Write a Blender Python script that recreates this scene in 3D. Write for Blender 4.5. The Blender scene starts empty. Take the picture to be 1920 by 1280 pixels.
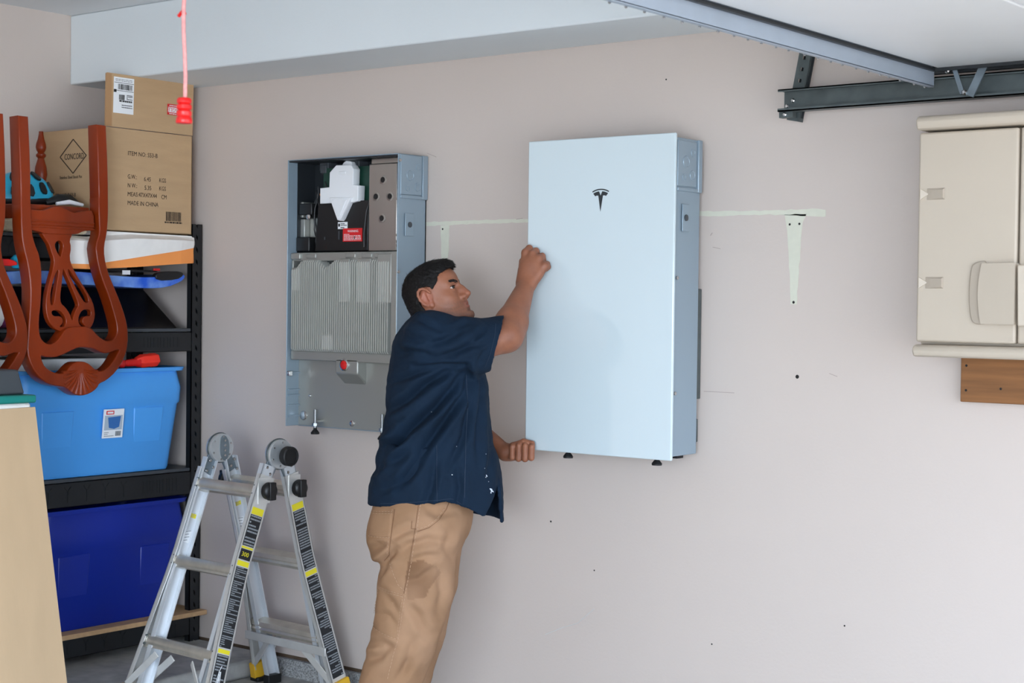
import bpy, bmesh, math, random
import numpy as np
from mathutils import Vector, Matrix
from mathutils.bvhtree import BVHTree
random.seed(4); np.random.seed(4)
SC = bpy.context.scene
COL = SC.collection

# ------------------------------------------------------------------ camera, light, exposure
cam_d = bpy.data.cameras.new('camera'); cam = bpy.data.objects.new('camera', cam_d); COL.objects.link(cam)
R_ = Vector((0.786185, 0.617873, 0.012092)); U_ = Vector((-0.02397, 0.010935, 0.999653)); F_ = Vector((-0.617526, 0.786202, -0.023408))
M = Matrix.Identity(4)
for i in range(3):
    M[i][0], M[i][1], M[i][2] = R_[i], U_[i], -F_[i]
M.translation = (3.299, -4.8296, 1.5879)
cam.matrix_world = M
cam_d.sensor_width = 36; cam_d.lens = 57.121; cam_d.clip_start = .05
cam_d.dof.use_dof = True; cam_d.dof.focus_distance = 5.75; cam_d.dof.aperture_fstop = 7.0
SC.camera = cam
SC.view_settings.view_transform = 'Standard'; SC.view_settings.look = 'None'
SC.view_settings.gamma = 1; SC.view_settings.use_curve_mapping = False
SC.view_settings.exposure = -0.02
SC.cycles.max_bounces = 8; SC.cycles.diffuse_bounces = 6; SC.cycles.caustics_reflective = False; SC.cycles.caustics_refractive = False
w = bpy.data.worlds.new('sky'); SC.world = w; w.use_nodes = True
nt = w.node_tree; bg = nt.nodes['Background']
tc = nt.nodes.new('ShaderNodeTexCoord'); sep = nt.nodes.new('ShaderNodeSeparateXYZ'); cr = nt.nodes.new('ShaderNodeValToRGB')
nt.links.new(tc.outputs['Generated'], sep.inputs[0]); nt.links.new(sep.outputs['Z'], cr.inputs[0]); nt.links.new(cr.outputs[0], bg.inputs[0])
cr.color_ramp.elements[0].position = 0.0; cr.color_ramp.elements[0].color = (.67, .81, 1, 1)
cr.color_ramp.elements[1].position = .7; cr.color_ramp.elements[1].color = (.52, .70, 1, 1)
bg.inputs[1].default_value = 6.4
sun_d = bpy.data.lights.new('sun', 'SUN'); sun = bpy.data.objects.new('sun', sun_d); COL.objects.link(sun)
sun_d.energy = 6.5; sun_d.angle = .01; sun_d.color = (1, .93, .83)
sun.rotation_euler = Vector((-.36, .18, -.91)).to_track_quat('-Z', 'Y').to_euler()   # on the driveway, just reaching the floor inside the doorways
# daylight through the open garage doorway
dl_d = bpy.data.lights.new('doorway_daylight', 'AREA'); dl = bpy.data.objects.new('doorway_daylight', dl_d); COL.objects.link(dl)
dl_d.shape = 'RECTANGLE'; dl_d.size = 4.7; dl_d.size_y = 2.1; dl_d.energy = 30; dl_d.color = (.80, .90, 1.0)
dl.location = (4.0, -2.68, 1.12); dl.rotation_euler = Vector((-1, 0, 0)).to_track_quat('-Z', 'Z').to_euler()
dm_d = dl_d.copy(); dm = bpy.data.objects.new('added_frontal_fill', dm_d); COL.objects.link(dm); dm_d.size = 3.3; dm_d.energy = 430; dm_d.color = (.75, .87, 1.0)  # unseen fill lamp added to brighten the wall from the front
dm.location = (3.75, -7.2, 1.25); dm.rotation_euler = Vector((-.55, .45, -.70)).to_track_quat('-Z', 'Z').to_euler()

# ------------------------------------------------------------------ helpers
def lin(c): return tuple(((x / 255) / 12.92 if x / 255 <= .04045 else ((x / 255 + .055) / 1.055) ** 2.4) for x in c)
MATS = {}
def mat(name, rgb, rough=.5, metal=0., var=.0, scale=8., bump=0., bscale=40., coat=0., spec=.5, attr=None, stretch=(1, 1, 1), rgb2=None, sss=0.):
    if name in MATS: return MATS[name]
    m = bpy.data.materials.new(name); m.use_nodes = True; n = m.node_tree.nodes; l = m.node_tree.links
    b = n['Principled BSDF']; c = lin(rgb)
    b.inputs['Base Color'].default_value = (*c, 1); b.inputs['Roughness'].default_value = rough; b.inputs['Metallic'].default_value = metal
    b.inputs['Coat Weight'].default_value = coat; b.inputs['Specular IOR Level'].default_value = spec
    if sss:
        b.inputs['Subsurface Weight'].default_value = sss; b.inputs['Subsurface Radius'].default_value = (.008, .004, .002); b.inputs['Subsurface Scale'].default_value = 1.
    t = n.new('ShaderNodeTexCoord'); mp = n.new('ShaderNodeMapping'); mp.inputs['Scale'].default_value = stretch
    l.new(t.outputs['Object'], mp.inputs[0])
    src = None
    if attr:
        a = n.new('ShaderNodeAttribute'); a.attribute_name = attr; src = a.outputs['Color']
    if var or rgb2:
        nz = n.new('ShaderNodeTexNoise'); nz.inputs['Scale'].default_value = scale; nz.inputs['Detail'].default_value = 5
        l.new(mp.outputs[0], nz.inputs[0])
        mx = n.new('ShaderNodeMix'); mx.data_type = 'RGBA'
        if rgb2:
            rmp = n.new('ShaderNodeMapRange'); rmp.inputs[1].default_value = .4; rmp.inputs[2].default_value = .62
            l.new(nz.outputs[0], rmp.inputs[0]); l.new(rmp.outputs[0], mx.inputs[0])
            mx.inputs[6].default_value = (*c, 1); mx.inputs[7].default_value = (*lin(rgb2), 1)
        else:
            mx.blend_type = 'MULTIPLY'; mx.inputs[0].default_value = 1
            rmp = n.new('ShaderNodeMapRange'); rmp.inputs[1].default_value = .3; rmp.inputs[2].default_value = .7
            rmp.inputs[3].default_value = 1 - var; rmp.inputs[4].default_value = 1 + var
            l.new(nz.outputs[0], rmp.inputs[0])
            cb = n.new('ShaderNodeCombineColor')
            for i in range(3): l.new(rmp.outputs[0], cb.inputs[i])
            if src: l.new(src, mx.inputs[6])
            else: mx.inputs[6].default_value = (*c, 1)
            l.new(cb.outputs[0], mx.inputs[7])
        l.new(mx.outputs[2], b.inputs['Base Color'])
    elif src: l.new(src, b.inputs['Base Color'])
    if bump:
        n2 = n.new('ShaderNodeTexNoise'); n2.inputs['Scale'].default_value = bscale; n2.inputs['Detail'].default_value = 4
        l.new(mp.outputs[0], n2.inputs[0])
        bp = n.new('ShaderNodeBump'); bp.inputs['Strength'].default_value = bump; bp.inputs['Distance'].default_value = .01
        l.new(n2.outputs[0], bp.inputs['Height']); l.new(bp.outputs[0], b.inputs['Normal'])
    MATS[name] = m
    return m

class MB:
    def __init__(s): s.v = []; s.f = []
    def add(s, vs, fs):
        o = len(s.v); s.v += [tuple(map(float, p)) for p in vs]; s.f += [tuple(i + o for i in q) for q in fs]; return s
    def box(s, a, b):
        x0, y0, z0 = (min(p, q) for p, q in zip(a, b)); x1, y1, z1 = (max(p, q) for p, q in zip(a, b))
        return s.hexa([(x0, y0, z0), (x1, y0, z0), (x1, y1, z0), (x0, y1, z0), (x0, y0, z1), (x1, y0, z1), (x1, y1, z1), (x0, y1, z1)])
    def hexa(s, p):
        return s.add(p, [(0, 3, 2, 1), (4, 5, 6, 7), (0, 1, 5, 4), (1, 2, 6, 5), (2, 3, 7, 6), (3, 0, 4, 7)])
    def bar(s, p0, p1, wx, wy, up=(0, 0, 1)):            # rectangular bar along p0-p1; wx across, wy along 'up'
        p0, p1 = Vector(p0), Vector(p1); d = (p1 - p0).normalized(); u = Vector(up); u = (u - d * u.dot(d)).normalized(); x = d.cross(u)
        q = []
        for p in (p0, p1):
            q += [p - x * wx / 2 - u * wy / 2, p + x * wx / 2 - u * wy / 2, p + x * wx / 2 + u * wy / 2, p - x * wx / 2 + u * wy / 2]
        return s.add(q, [(0, 3, 2, 1), (4, 5, 6, 7), (0, 1, 5, 4), (1, 2, 6, 5), (2, 3, 7, 6), (3, 0, 4, 7)])
    def tube(s, pts, r, n=8, cap=True):
        pts = [Vector(p) for p in pts]; k = len(pts); rr = r if isinstance(r, (list, tuple)) else [r] * k
        d0 = (pts[1] - pts[0]).normalized(); u = d0.orthogonal().normalized(); vs = []
        for i, p in enumerate(pts):
            d = (pts[min(i + 1, k - 1)] - pts[max(i - 1, 0)]).normalized(); u = (u - d * u.dot(d)).normalized(); x = d.cross(u)
            vs += [p + (u * math.cos(a) + x * math.sin(a)) * rr[i] for a in (2 * math.pi * j / n for j in range(n))]
        fs = [(i * n + j, i * n + (j + 1) % n, (i + 1) * n + (j + 1) % n, (i + 1) * n + j) for i in range(k - 1) for j in range(n)]
        if cap: fs += [tuple(range(n - 1, -1, -1)), tuple((k - 1) * n + j for j in range(n))]
        return s.add(vs, fs)
    def lathe(s, prof, o=(0, 0, 0), axis=(0, 0, 1), n=24):   # prof: (r, t) along axis
        a = Vector(axis).normalized(); u = a.orthogonal().normalized(); x = a.cross(u); o = Vector(o); vs = []
        for r, t in prof:
            vs += [o + a * t + (u * math.cos(q) + x * math.sin(q)) * r for q in (2 * math.pi * j / n for j in range(n))]
        k = len(prof)
        fs = [(i * n + j, i * n + (j + 1) % n, (i + 1) * n + (j + 1) % n, (i + 1) * n + j) for i in range(k - 1) for j in range(n)]
        fs += [tuple(range(n - 1, -1, -1)), tuple((k - 1) * n + j for j in range(n))]
        return s.add(vs, fs)
    def prism(s, poly, d0, d1, ax='y'):                      # poly of 2-D points, extruded along ax
        def P(a, b, d): return {'x': (d, a, b), 'y': (a, d, b), 'z': (a, b, d)}[ax]
        n = len(poly); vs = [P(a, b, d0) for a, b in poly] + [P(a, b, d1) for a, b in poly]
        return s.add(vs, [tuple(range(n)), tuple(range(2 * n - 1, n - 1, -1))] + [(i, i + n, (i + 1) % n + n, (i + 1) % n) for i in range(n)])
    def quad(s, a, b, c, d): return s.add([a, b, c, d], [(0, 1, 2, 3)])
    def build(s, name, m, parent=None, bevel=0., smooth=False, kind=None, seg=2, loc=None, ang=32):
        me = bpy.data.meshes.new(name); me.from_pydata(s.v, [], s.f)
        bm = bmesh.new(); bm.from_mesh(me); bmesh.ops.recalc_face_normals(bm, faces=bm.faces); bm.to_mesh(me); bm.free()
        return link(me, name, m, parent, bevel, smooth, kind, seg, loc, ang)

def link(me, name, m, parent=None, bevel=0., smooth=False, kind=None, seg=2, loc=None, ang=32):
    o = bpy.data.objects.new(name, me); COL.objects.link(o)
    if m: me.materials.append(m)
    if parent: o.parent = parent
    if loc: o.location = loc
    if bevel:
        b = o.modifiers.new('bevel', 'BEVEL'); b.width = bevel; b.segments = seg; b.limit_method = 'ANGLE'; b.angle_limit = math.radians(ang)
        b.harden_normals = False
    if smooth or bevel:
        me.polygons.foreach_set('use_smooth', [True] * len(me.polygons))
        me.set_sharp_from_angle(angle=math.radians(38))
    if kind: o['kind'] = kind
    return o
def thing(name, label, cat, loc=(0, 0, 0), rz=0., group=None):
    o = bpy.data.objects.new(name, None); COL.objects.link(o); o.location = loc; o.rotation_euler = (0, 0, rz); o.empty_display_size = .1
    return tag(o, label, cat, group)
def tag(o, label, cat=None, group=None):
    o['label'] = label
    if cat: o['category'] = cat
    if group: o['group'] = group
    return o
def struct(o, label): o['kind'] = 'structure'; o['label'] = label; return o
def copy_tree(o, parent=None):
    c = o.copy(); COL.objects.link(c); c.parent = parent
    for ch in [k for k in bpy.data.objects if k.parent == o]: copy_tree(ch, c)
    return c
def smooth_poly(p, it=2):
    for _ in range(it):
        q = []
        for i in range(len(p)):
            a, b = p[i], p[(i + 1) % len(p)]
            q += [(a[0] * .75 + b[0] * .25, a[1] * .75 + b[1] * .25), (a[0] * .25 + b[0] * .75, a[1] * .25 + b[1] * .75)]
        p = q
    return p
def to_mesh(cu, name, Mx):
    ob = bpy.data.objects.new('tmp', cu); COL.objects.link(ob)
    me = bpy.data.meshes.new_from_object(ob.evaluated_get(bpy.context.evaluated_depsgraph_get()))
    bpy.data.objects.remove(ob); bpy.data.curves.remove(cu)
    me.transform(Mx); me.name = name
    return me
def frame(o, x, y):
    x = Vector(x).normalized(); y = Vector(y); y = (y - x * y.dot(x)).normalized(); z = x.cross(y)
    Q = Matrix.Identity(4)
    for i in range(3): Q[i][0], Q[i][1], Q[i][2], Q[i][3] = x[i], y[i], z[i], o[i]
    return Q
def flat(polys, depth, name, m, parent, Mx, bevel=0., smooth_it=0, kind=None):   # filled 2-D outline with holes, given thickness
    cu = bpy.data.curves.new(name, 'CURVE'); cu.dimensions = '2D'; cu.fill_mode = 'BOTH'; cu.extrude = depth / 2; cu.bevel_depth = bevel; cu.bevel_resolution = 2
    for p in polys:
        if smooth_it: p = smooth_poly(p, smooth_it)
        sp = cu.splines.new('POLY'); sp.points.add(len(p) - 1); sp.use_cyclic_u = True
        for i, q in enumerate(p): sp.points[i].co = (q[0], q[1], 0, 1)
    return link(to_mesh(cu, name, Mx), name, m, parent, smooth=True, kind=kind)
def text_mesh(s, size, Mx, sx=1., align='LEFT', ext=.0002):
    cu = bpy.data.curves.new('t', 'FONT'); cu.body = s; cu.size = size; cu.extrude = ext; cu.align_x = align; cu.resolution_u = 2; cu.offset = 0
    return to_mesh(cu, 't', Mx @ Matrix.Diagonal((sx, 1, 1, 1)))
def text(lines, name, m, parent, Mx, kind='stuff'):       # lines: (string, x, y, size, x-scale); joined into one printed part
    bm = bmesh.new()
    for s, x, y, size, sx in lines:
        me = text_mesh(s, size, Mx @ Matrix.Translation((x, y, 0)), sx); bm.from_mesh(me); bpy.data.meshes.remove(me)
    me = bpy.data.meshes.new(name); bm.to_mesh(me); bm.free()
    return link(me, name, m, parent, kind=kind)
def bars(rects, name, m, parent, Mx, t=.0004, kind='stuff'):   # printed bars (barcodes, rules, small type) as thin slabs: x0,y0,x1,y1
    b = MB()
    for x0, y0, x1, y1 in rects: b.box((x0, y0, 0), (x1, y1, t))
    b.v = [tuple(Mx @ Vector(p)) for p in b.v]
    return b.build(name, m, parent, kind=kind)
def greek(x0, x1, y0, y1, rows, fill=.55, seed=1):      # rows of word-sized bars standing for type too small to read
    rn = random.Random(seed); out = []; h = (y1 - y0) / rows
    for r in range(rows):
        x = x0; yb = y0 + r * h
        while x < x1:
            wl = rn.uniform(.04, .16) * (x1 - x0); 
            if x + wl > x1: wl = x1 - x
            out.append((x, yb + h * .2, x + wl, yb + h * (.2 + fill))); x += wl + .03 * (x1 - x0)
            if rn.random() < .06: break
    return out
def barcode(x0, x1, y0, y1, seed=1):
    rn = random.Random(seed); out = []; x = x0
    while x < x1:
        wl = rn.choice((.012, .02, .035)) * (x1 - x0); out.append((x, y0, min(x + wl, x1), y1)); x += wl + rn.choice((.012, .02, .03)) * (x1 - x0)
    return out

# ------------------------------------------------------------------ materials
m_wall = mat('wall_paint', (206, 193, 184), .75, var=.012, scale=1.5, bump=.06, bscale=90)
m_ceil = mat('ceiling_paint', (228, 231, 233), .8, var=.01, scale=2, bump=.05, bscale=70)
m_soffit = mat('soffit_paint', (224, 230, 232), .8, var=.01, scale=2, bump=.05, bscale=70)
m_filler = mat('filler', (214, 213, 196), .85, var=.03, scale=30)
m_conc = mat('concrete', (166, 165, 161), .85, var=.18, scale=14, bump=.25, bscale=60)
m_speck = mat('concrete_rough', (176, 176, 174), .9, bump=.6, bscale=120, rgb2=(120, 120, 118), scale=150)
m_drive = mat('driveway', (196, 182, 166), .9, var=.1, scale=2)
m_sill = mat('sill_wood', (92, 74, 58), .8, var=.2, scale=12)
m_black = mat('black_plastic', (20, 20, 21), .45)
m_zinc = mat('dull_zinc', (150, 152, 152), .38, metal=.9)
m_endbar = mat('end_bar_steel', (158, 168, 180), .4, metal=.25, var=.06, scale=6)
m_rubber = mat('rubber', (16, 16, 17), .6)
m_dark = mat('dark_steel', (26, 28, 30), .42, var=.05, bump=.02)
m_steelblue = mat('blue_grey_enamel', (148, 165, 177), .38, metal=.25, bump=.015, bscale=300)
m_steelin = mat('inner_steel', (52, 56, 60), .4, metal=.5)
m_cast = mat('cast_aluminium', (166, 166, 160), .42, metal=.55, bump=.03, bscale=200)
m_fin = mat('fin_aluminium', (206, 206, 198), .4, metal=.35)
m_fin_shade = mat('fin_gap_shade', (58, 60, 58), .6)  # shade of the fin gaps put into the colour
m_chrome = mat('bright_zinc', (205, 205, 205), .25, metal=1.)
m_stainless = mat('brushed_stainless', (176, 173, 168), .32, metal=.9, var=.06, scale=6, bump=.02, bscale=60, stretch=(1, 1, .15))
m_alu = mat('ladder_aluminium', (222, 221, 217), .4, metal=.5, var=.06, scale=14, bump=.03, bscale=90)
m_aluw = mat('ladder_bright_rail', (222, 226, 230), .42, metal=.45, var=.03, scale=10)
m_aluo = mat('ladder_worn_rung', (214, 207, 194), .36, metal=.7, var=.10, scale=18, bump=.04, bscale=60)
m_galv = mat('galvanised', (122, 133, 140), .42, metal=.5, var=.15, scale=20, bump=.02)
m_galvd = mat('galvanised_dark', (88, 96, 96), .45, metal=.45, var=.18, scale=16, bump=.02)
m_white = mat('white_plastic', (236, 238, 240), .4)
m_paper = mat('white_paper', (240, 242, 244), .6)
m_ink = mat('black_ink', (22, 20, 18), .7)
m_inkb = mat('brown_ink', (44, 32, 24), .8)
m_red = mat('red_plastic', (214, 28, 26), .35)
m_redp = mat('red_print', (212, 30, 34), .5)
m_orange = mat('orange_foam', (255, 160, 84), .6, var=.03)
m_foamw = mat('white_foam', (244, 240, 234), .7, var=.03, scale=20)
m_green = mat('circuit_board', (24, 62, 50), .45, var=.15, scale=60)
m_card = mat('cardboard', (190, 158, 120), .85, var=.05, scale=4, bump=.05, bscale=40, stretch=(1, 1, 6))
m_cards = mat('cardboard_sheet', (198, 168, 132), .85, var=.04, scale=3, bump=.04, bscale=30, stretch=(1, 4, 1))
m_tape = mat('packing_tape', (176, 136, 96), .35, var=.03)
m_cherry = mat('cherry_wood', (128, 43, 6), .33, spec=.35, var=.32, scale=4, coat=.12, stretch=(1, 1, .2))
m_cushion = mat('cream_upholstery', (222, 210, 180), .9, var=.08, scale=120, bump=.2, bscale=300)
m_tote1 = mat('light_blue_plastic', (78, 164, 240), .38, bump=.02, bscale=120, var=.02)
m_tote2 = mat('dark_blue_plastic', (6, 40, 146), .38, bump=.02, bscale=120)
m_ply = mat('particle_board', (196, 158, 116), .8, var=.08, scale=40)
m_tan = mat('tan_plastic', (190, 177, 160), .5, bump=.02, bscale=200, var=.01)
m_timber = mat('timber', (132, 88, 50), .7, var=.25, scale=7, stretch=(.3, 3, 6), bump=.05)
m_doorw = mat('door_enamel', (226, 228, 230), .3, var=.01)
m_teal = mat('teal_plastic', (20, 128, 118), .4)
m_cyan = mat('cyan_plastic', (40, 176, 214), .3)
m_blueb = mat('blue_foam', (34, 92, 208), .45, rgb2=(120, 160, 226), scale=9)
m_glassw = mat('white_backed_glass', (206, 219, 223), .07, coat=.3)
m_yellow = mat('yellow_print', (236, 220, 40), .5)
m_yelr = mat('yellow_rubber', (228, 176, 40), .6)
m_rope = mat('pink_rope', (224, 150, 146), .8, var=.15, scale=120)
m_grey = mat('grey_plastic', (66, 70, 74), .5)
m_label = mat('black_label', (26, 28, 32), .5)
m_labgrey = mat('label_print', (150, 154, 158), .6)

# ------------------------------------------------------------------ the room
ZS, ZC = 2.528, 2.832
struct(MB().box((-2.9, -9.4, -.2), (4.05, .02, 0)).build('floor', m_conc), 'grey concrete garage floor')
fl = struct(MB().box((-2.9, -9.2, 0), (-1.762, -.001, .075)).build('floor_ledge', m_conc, bevel=.012), 'raised concrete step the shelf stands on')
struct(MB().box((4.05, -20, -.25), (30, 12, -.03)).build('ground_driveway', m_drive), 'pale concrete driveway outside the doorway')
wb = struct(MB().box((-2.9, 0, .085), (4.05, .15, 2.95)).build('wall_back', m_wall), 'pale pinkish beige painted wall the units hang on')
struct(MB().box((-2.85, -9.3, 0), (-2.69, .12, 2.95)).build('wall_left', m_wall), 'pale wall behind the shelf')
struct(MB().box((-2.9, -9.4, 0), (4.05, -9.2, 2.95)).build('wall_front', m_wall), 'pale wall at the far side of the garage')
wr = MB().box((3.92, -9.4, 2.2), (4.07, .15, 2.95)); wr.box((3.92, -.22, 0), (4.07, .15, 2.2)); wr.box((3.92, -5.5, 0), (4.07, -5.15, 2.2)); wr.box((3.92, -9.4, 0), (4.07, -8.9, 2.2))  # the farther opening is unseen, added to let in the frontal fill
struct(wr.build('wall_right', m_wall), 'wall around the open garage doorway')
struct(MB().box((-2.9, -9.4, ZC), (4.07, .15, ZC + .2)).build('ceiling', m_ceil), 'white garage ceiling')
sf = MB().box((-2.69, -.385, ZS), (3.92, 0, ZC)).build('trim_1', m_soffit, bevel=.006); struct(sf, 'grey white boxed soffit along the top of the wall')
cb = MB().hexa([(-2.7, -.03, 0), (3.95, -.03, 0), (3.95, .1, 0), (-2.7, .1, 0), (-2.7, -.012, .068), (3.95, -.012, .068), (3.95, .1, .068), (-2.7, .1, .068)])
struct(cb.build('trim_2', m_speck), 'rough speckled concrete curb under the wall')
struct(MB().box((-2.7, .008, .066), (3.95, .1, .088)).build('trim_3', m_sill), 'dark timber sill strip under the wall board')

# marks on the wall: filler where a shelf and its brackets used to be, screw holes, scuffs
def patch(poly, name='filler_patch', m=m_filler):
    rn = random.Random(len(poly) + int(poly[0][0] * 100)); pp = []
    for i in range(len(poly)):
        a, b = poly[i], poly[(i + 1) % len(poly)]; L = math.dist(a, b); n = max(1, int(L / .02))
        for k in range(n):
            t = k / n; pp.append((a[0] + (b[0] - a[0]) * t + rn.uniform(-.0015, .0015), a[1] + (b[1] - a[1]) * t + rn.uniform(-.002, .002)))
    return MB().prism(pp, -.0012, .002).build(name, m, wb)
patch([(-.93, 1.889), (-.44, 1.893), (.34, 1.897), (.60, 1.896), (.80, 1.886), (.808, 1.887), (.808, 1.906), (.78, 1.913), (.6, 1.910), (.34, 1.914), (-.44, 1.906), (-.93, 1.905)])
patch([(.655, 1.895), (.738, 1.895), (.722, 1.868), (.722, 1.845), (.712, 1.70), (.706, 1.596), (.684, 1.596), (.678, 1.70), (.667, 1.84)])
patch([(-.855, 1.89), (-.812, 1.89), (-.814, 1.79), (-.822, 1.70), (-.845, 1.70), (-.852, 1.80)])
for x, z, r in ((.676, 1.862, .003), (.712, 1.863, .003), (.695, 1.603, .0035), (.713, 1.356, .0045), (-.845, 1.875, .003), (.18, 2.38, .002), (1.02, 2.30, .002), (-.1, .62, .002), (.4, .42, .002), (-.3, .78, .0025), (.9, .55, .002)):
    MB().lathe([(r * 1.5, 0), (r, .0016), (.0002, .0017)], (x, -.0008, z), (0, -1, 0), 10).build('screw_hole', m_ink, wb)
m_scuff = mat('scuff', (176, 160, 152), .8)
for x, z, L, s in ((.353, 1.292, .12, .0), (.83, 1.371, .03, -.3), (.38, 1.79, .03, -.2), (.37, 1.83, .012, .9), (-.93, 2.175, .05, -.35), (1.16, 1.78, .03, -.8), (1.15, 1.79, .03, -.8), (-.48, 1.905, .03, .1)):
    MB().bar((x, -.0008, z), (x + L * math.cos(s), -.0008, z + L * math.sin(s)), .002, .0016, (0, 1, 0)).build('scuff_mark', m_scuff, wb)
# ------------------------------------------------------------------ side furniture shared by both wall units (local x right, y into the wall, z up)
def side_fittings(root, W, circles, plate, screws):
    for (y, z, r) in circles:
        k = MB().lathe([(.0003, .0008), (r * .8, .0008), (r * .86, .0024), (r * .95, .0024), (r, .001), (r * 1.03, -.001)], (W, -y, z), (1, 0, 0), 24).build('knockout', m_steelblue, root, smooth=True)
    y0, y1, z0, z1 = plate
    p = MB().box((W - .001, -y0, z0), (W + .003, -y1, z1)).build('access_plate', m_steelblue, root, bevel=.0015)
    MB().lathe([(.011, 0), (.011, .003), (.007, .0045), (.003, .0045)], (W + .003, -(y0 + y1) / 2, (z0 + z1) / 2), (1, 0, 0), 16).build('plate_screw', m_grey, p, smooth=True)
    for y, z in screws:
        MB().lathe([(.007, 0), (.006, .004), (.002, .005)], (W, -y, z), (1, 0, 0), 12).build('screw', m_chrome, root, smooth=True)
def stud_foot(root, x, y, z, top, name='levelling_foot'):
    f = MB().lathe([(.017, 0), (.018, .006), (.012, .014), (.007, .02), (.007, .026)], (x, y, z), (0, 0, 1), 20).build(name, m_rubber, root, smooth=True)
    MB().tube([(x, y, z + .02), (x, y, top)], .0065, 10).build('threaded_stud', m_zinc, f, smooth=True)
    MB().lathe([(.013, 0), (.013, .011)], (x, y, z + .034), (0, 0, 1), 6).build('hex_nut', m_zinc, f)

# ------------------------------------------------------------------ open unit, cover off
u = thing('inverter_unit', 'blue-grey wall unit with its cover off, showing cooling fins and black compartment', 'inverter', (-1.5376, 0, 1.0846))
W, H = .609, 1.077
c = MB()
c.box((0, -.012, -.01), (W, -.003, H)); c.box((0, -.17, -.01), (.004, -.003, H)); c.box((W - .004, -.17, -.01), (W, -.003, H))
c.box((0, -.17, H - .004), (W, -.003, H)); c.box((0, -.10, -.012), (W, -.003, -.008))
c.box((W - .003, -.158, .92), (W + .004, -.036, H - .004))
c.box((W - .003, -.034, .905), (W + .008, -.004, H)); c.box((W - .003, -.16, .905), (W + .007, -.004, .918))
c.build('housing', m_steelblue, u, bevel=.002)
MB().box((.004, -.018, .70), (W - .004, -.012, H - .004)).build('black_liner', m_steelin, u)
MB().box((.0045, -.118, .70), (.007, -.012, H - .004)).build('side_shade_sheet', m_steelin, u)  # dark sheet standing in for depth shade on the left inner wall
MB().box((.005, -.165, H - .0095), (W - .005, -.02, H - .0045)).build('top_liner', m_steelin, u)
side_fittings(u, W + .004, ((.104, .995, .021), (.058, 1.031, .013), (.06, .952, .017), (.119, .944, .011)), (.133, .083, .76, .848), ((.168, .62), (.168, .21), (.165, 1.05)))
# stainless shield box with four dimpled holes
sb = MB(); sb.box((.418, -.13, .703), (.567, -.02, 1.045)); sb.box((.418, -.118, 1.045), (.567, -.02, 1.068))
s = sb.build('shield_box', m_stainless, u, bevel=.003)
for x, z in ((.493, .981), (.457, .917), (.531, .915), (.489, .831)):
    MB().lathe([(.019, -.001), (.0185, .0012), (.012, .0022), (.011, .0006)], (x, -.13, z), (0, -1, 0), 24).build('dimple', m_stainless, s, smooth=True)
    MB().lathe([(.0105, .0), (.0105, .0026), (.0005, .0026)], (x, -.13, z), (0, -1, 0), 18).build('hole', m_black, s)
for z in (.72, .735, .76, .90): MB().box((.562, -.134, z), (.571, -.128, z + .008)).build('clip', m_stainless, s)
# black cover with labels
bc = MB().hexa([(.10, -.11, .705), (.395, -.11, .705), (.395, -.02, .705), (.10, -.02, .705), (.118, -.11, .906), (.398, -.11, .906), (.398, -.02, .906), (.118, -.02, .906)]).build('black_cover', m_black, u, bevel=.004)
for x, z, h in ((.155, .752, .012), (.235, .752, .035), (.322, .752, .012)): MB().box((x, -.1125, z), (x + .005, -.109, z + h)).build('cover_slot', m_grey, bc)
Q = frame((.231, -.1112, .794), (1, 0, 0), (0, 0, 1))
lb = MB().box((.231, -.111, .794), (.284, -.109, .822)).build('white_sticker', m_paper, bc); lb['label'] = 'white sticker'
bars([(.003, .010, .012, .022)] + greek(.016, .05, .012, .024, 2, .5, 3) + greek(.016, .036, .002, .009, 1, .5, 5), 'sticker_print', m_ink, bc, Q)
rl = MB().box((.260, -.1118, .743), (.366, -.109, .796)).build('warning_label', m_redp, bc); rl['label'] = 'red warning label'
Q = frame((.260, -.1118, .743), (1, 0, 0), (0, 0, 1))
text([('WARNING', .026, .037, .0135, .9)], 'warning_lettering', m_paper, bc, Q)
bars(greek(.006, .10, .004, .032, 5, .42, 8), 'warning_print', m_paper, bc, Q)
# circuit board, white bracket and wedge
MB().box((.112, -.075, .90), (.40, -.068, 1.045)).build('circuit_board', m_green, u)
wp = [(.210, 1.03), (.232, 1.047), (.312, 1.045), (.324, 1.03), (.322, .965), (.352, .962), (.350, .905), (.318, .900), (.318, .915), (.218, .915), (.218, .902), (.145, .901), (.145, .958), (.196, .96), (.198, 1.02)]
wk = flat([wp], .034, 'white_bracket', m_white, u, frame((0, -.105, 0), (1, 0, 0), (0, 0, 1)), bevel=.003)
flat([[(.24, 1.045), (.30, 1.045), (.29, 1.062), (.265, 1.066), (.252, 1.06)]], .02, 'bracket_tab', m_white, wk, frame((0, -.09, 0), (1, 0, 0), (0, 0, 1)), bevel=.002)
MB().box((.248, -.1275, 1.012), (.286, -.122, 1.024)).build('bracket_grip', m_white, wk, bevel=.002)
flat([[(.212, .916), (.318, .913), (.270, .836), (.263, .830), (.254, .832)]], .03, 'white_wedge', m_white, wk, frame((0, -.118, 0), (1, 0, 0), (0, 0, 1)), bevel=.004)
flat([[(.228, .909)] + [(.265 + .037 * math.cos(q), .902 + .010 * math.sin(q)) for q in np.linspace(2.6, .5, 7)] + [(.302, .907), (.268, .848), (.259, .846)]], .004, 'wedge_panel', m_white, wk, frame((0, -.137, 0), (1, 0, 0), (0, 0, 1)), bevel=.0015)
for x in (.083, .256):
    t = MB().box((x, -.07, 1.035), (x + .05, -.012, H - .006)); t.box((x + .012, -.078, 1.025), (x + .046, -.05, 1.06)); t.build('black_tab', m_grey, u, bevel=.003)
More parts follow.
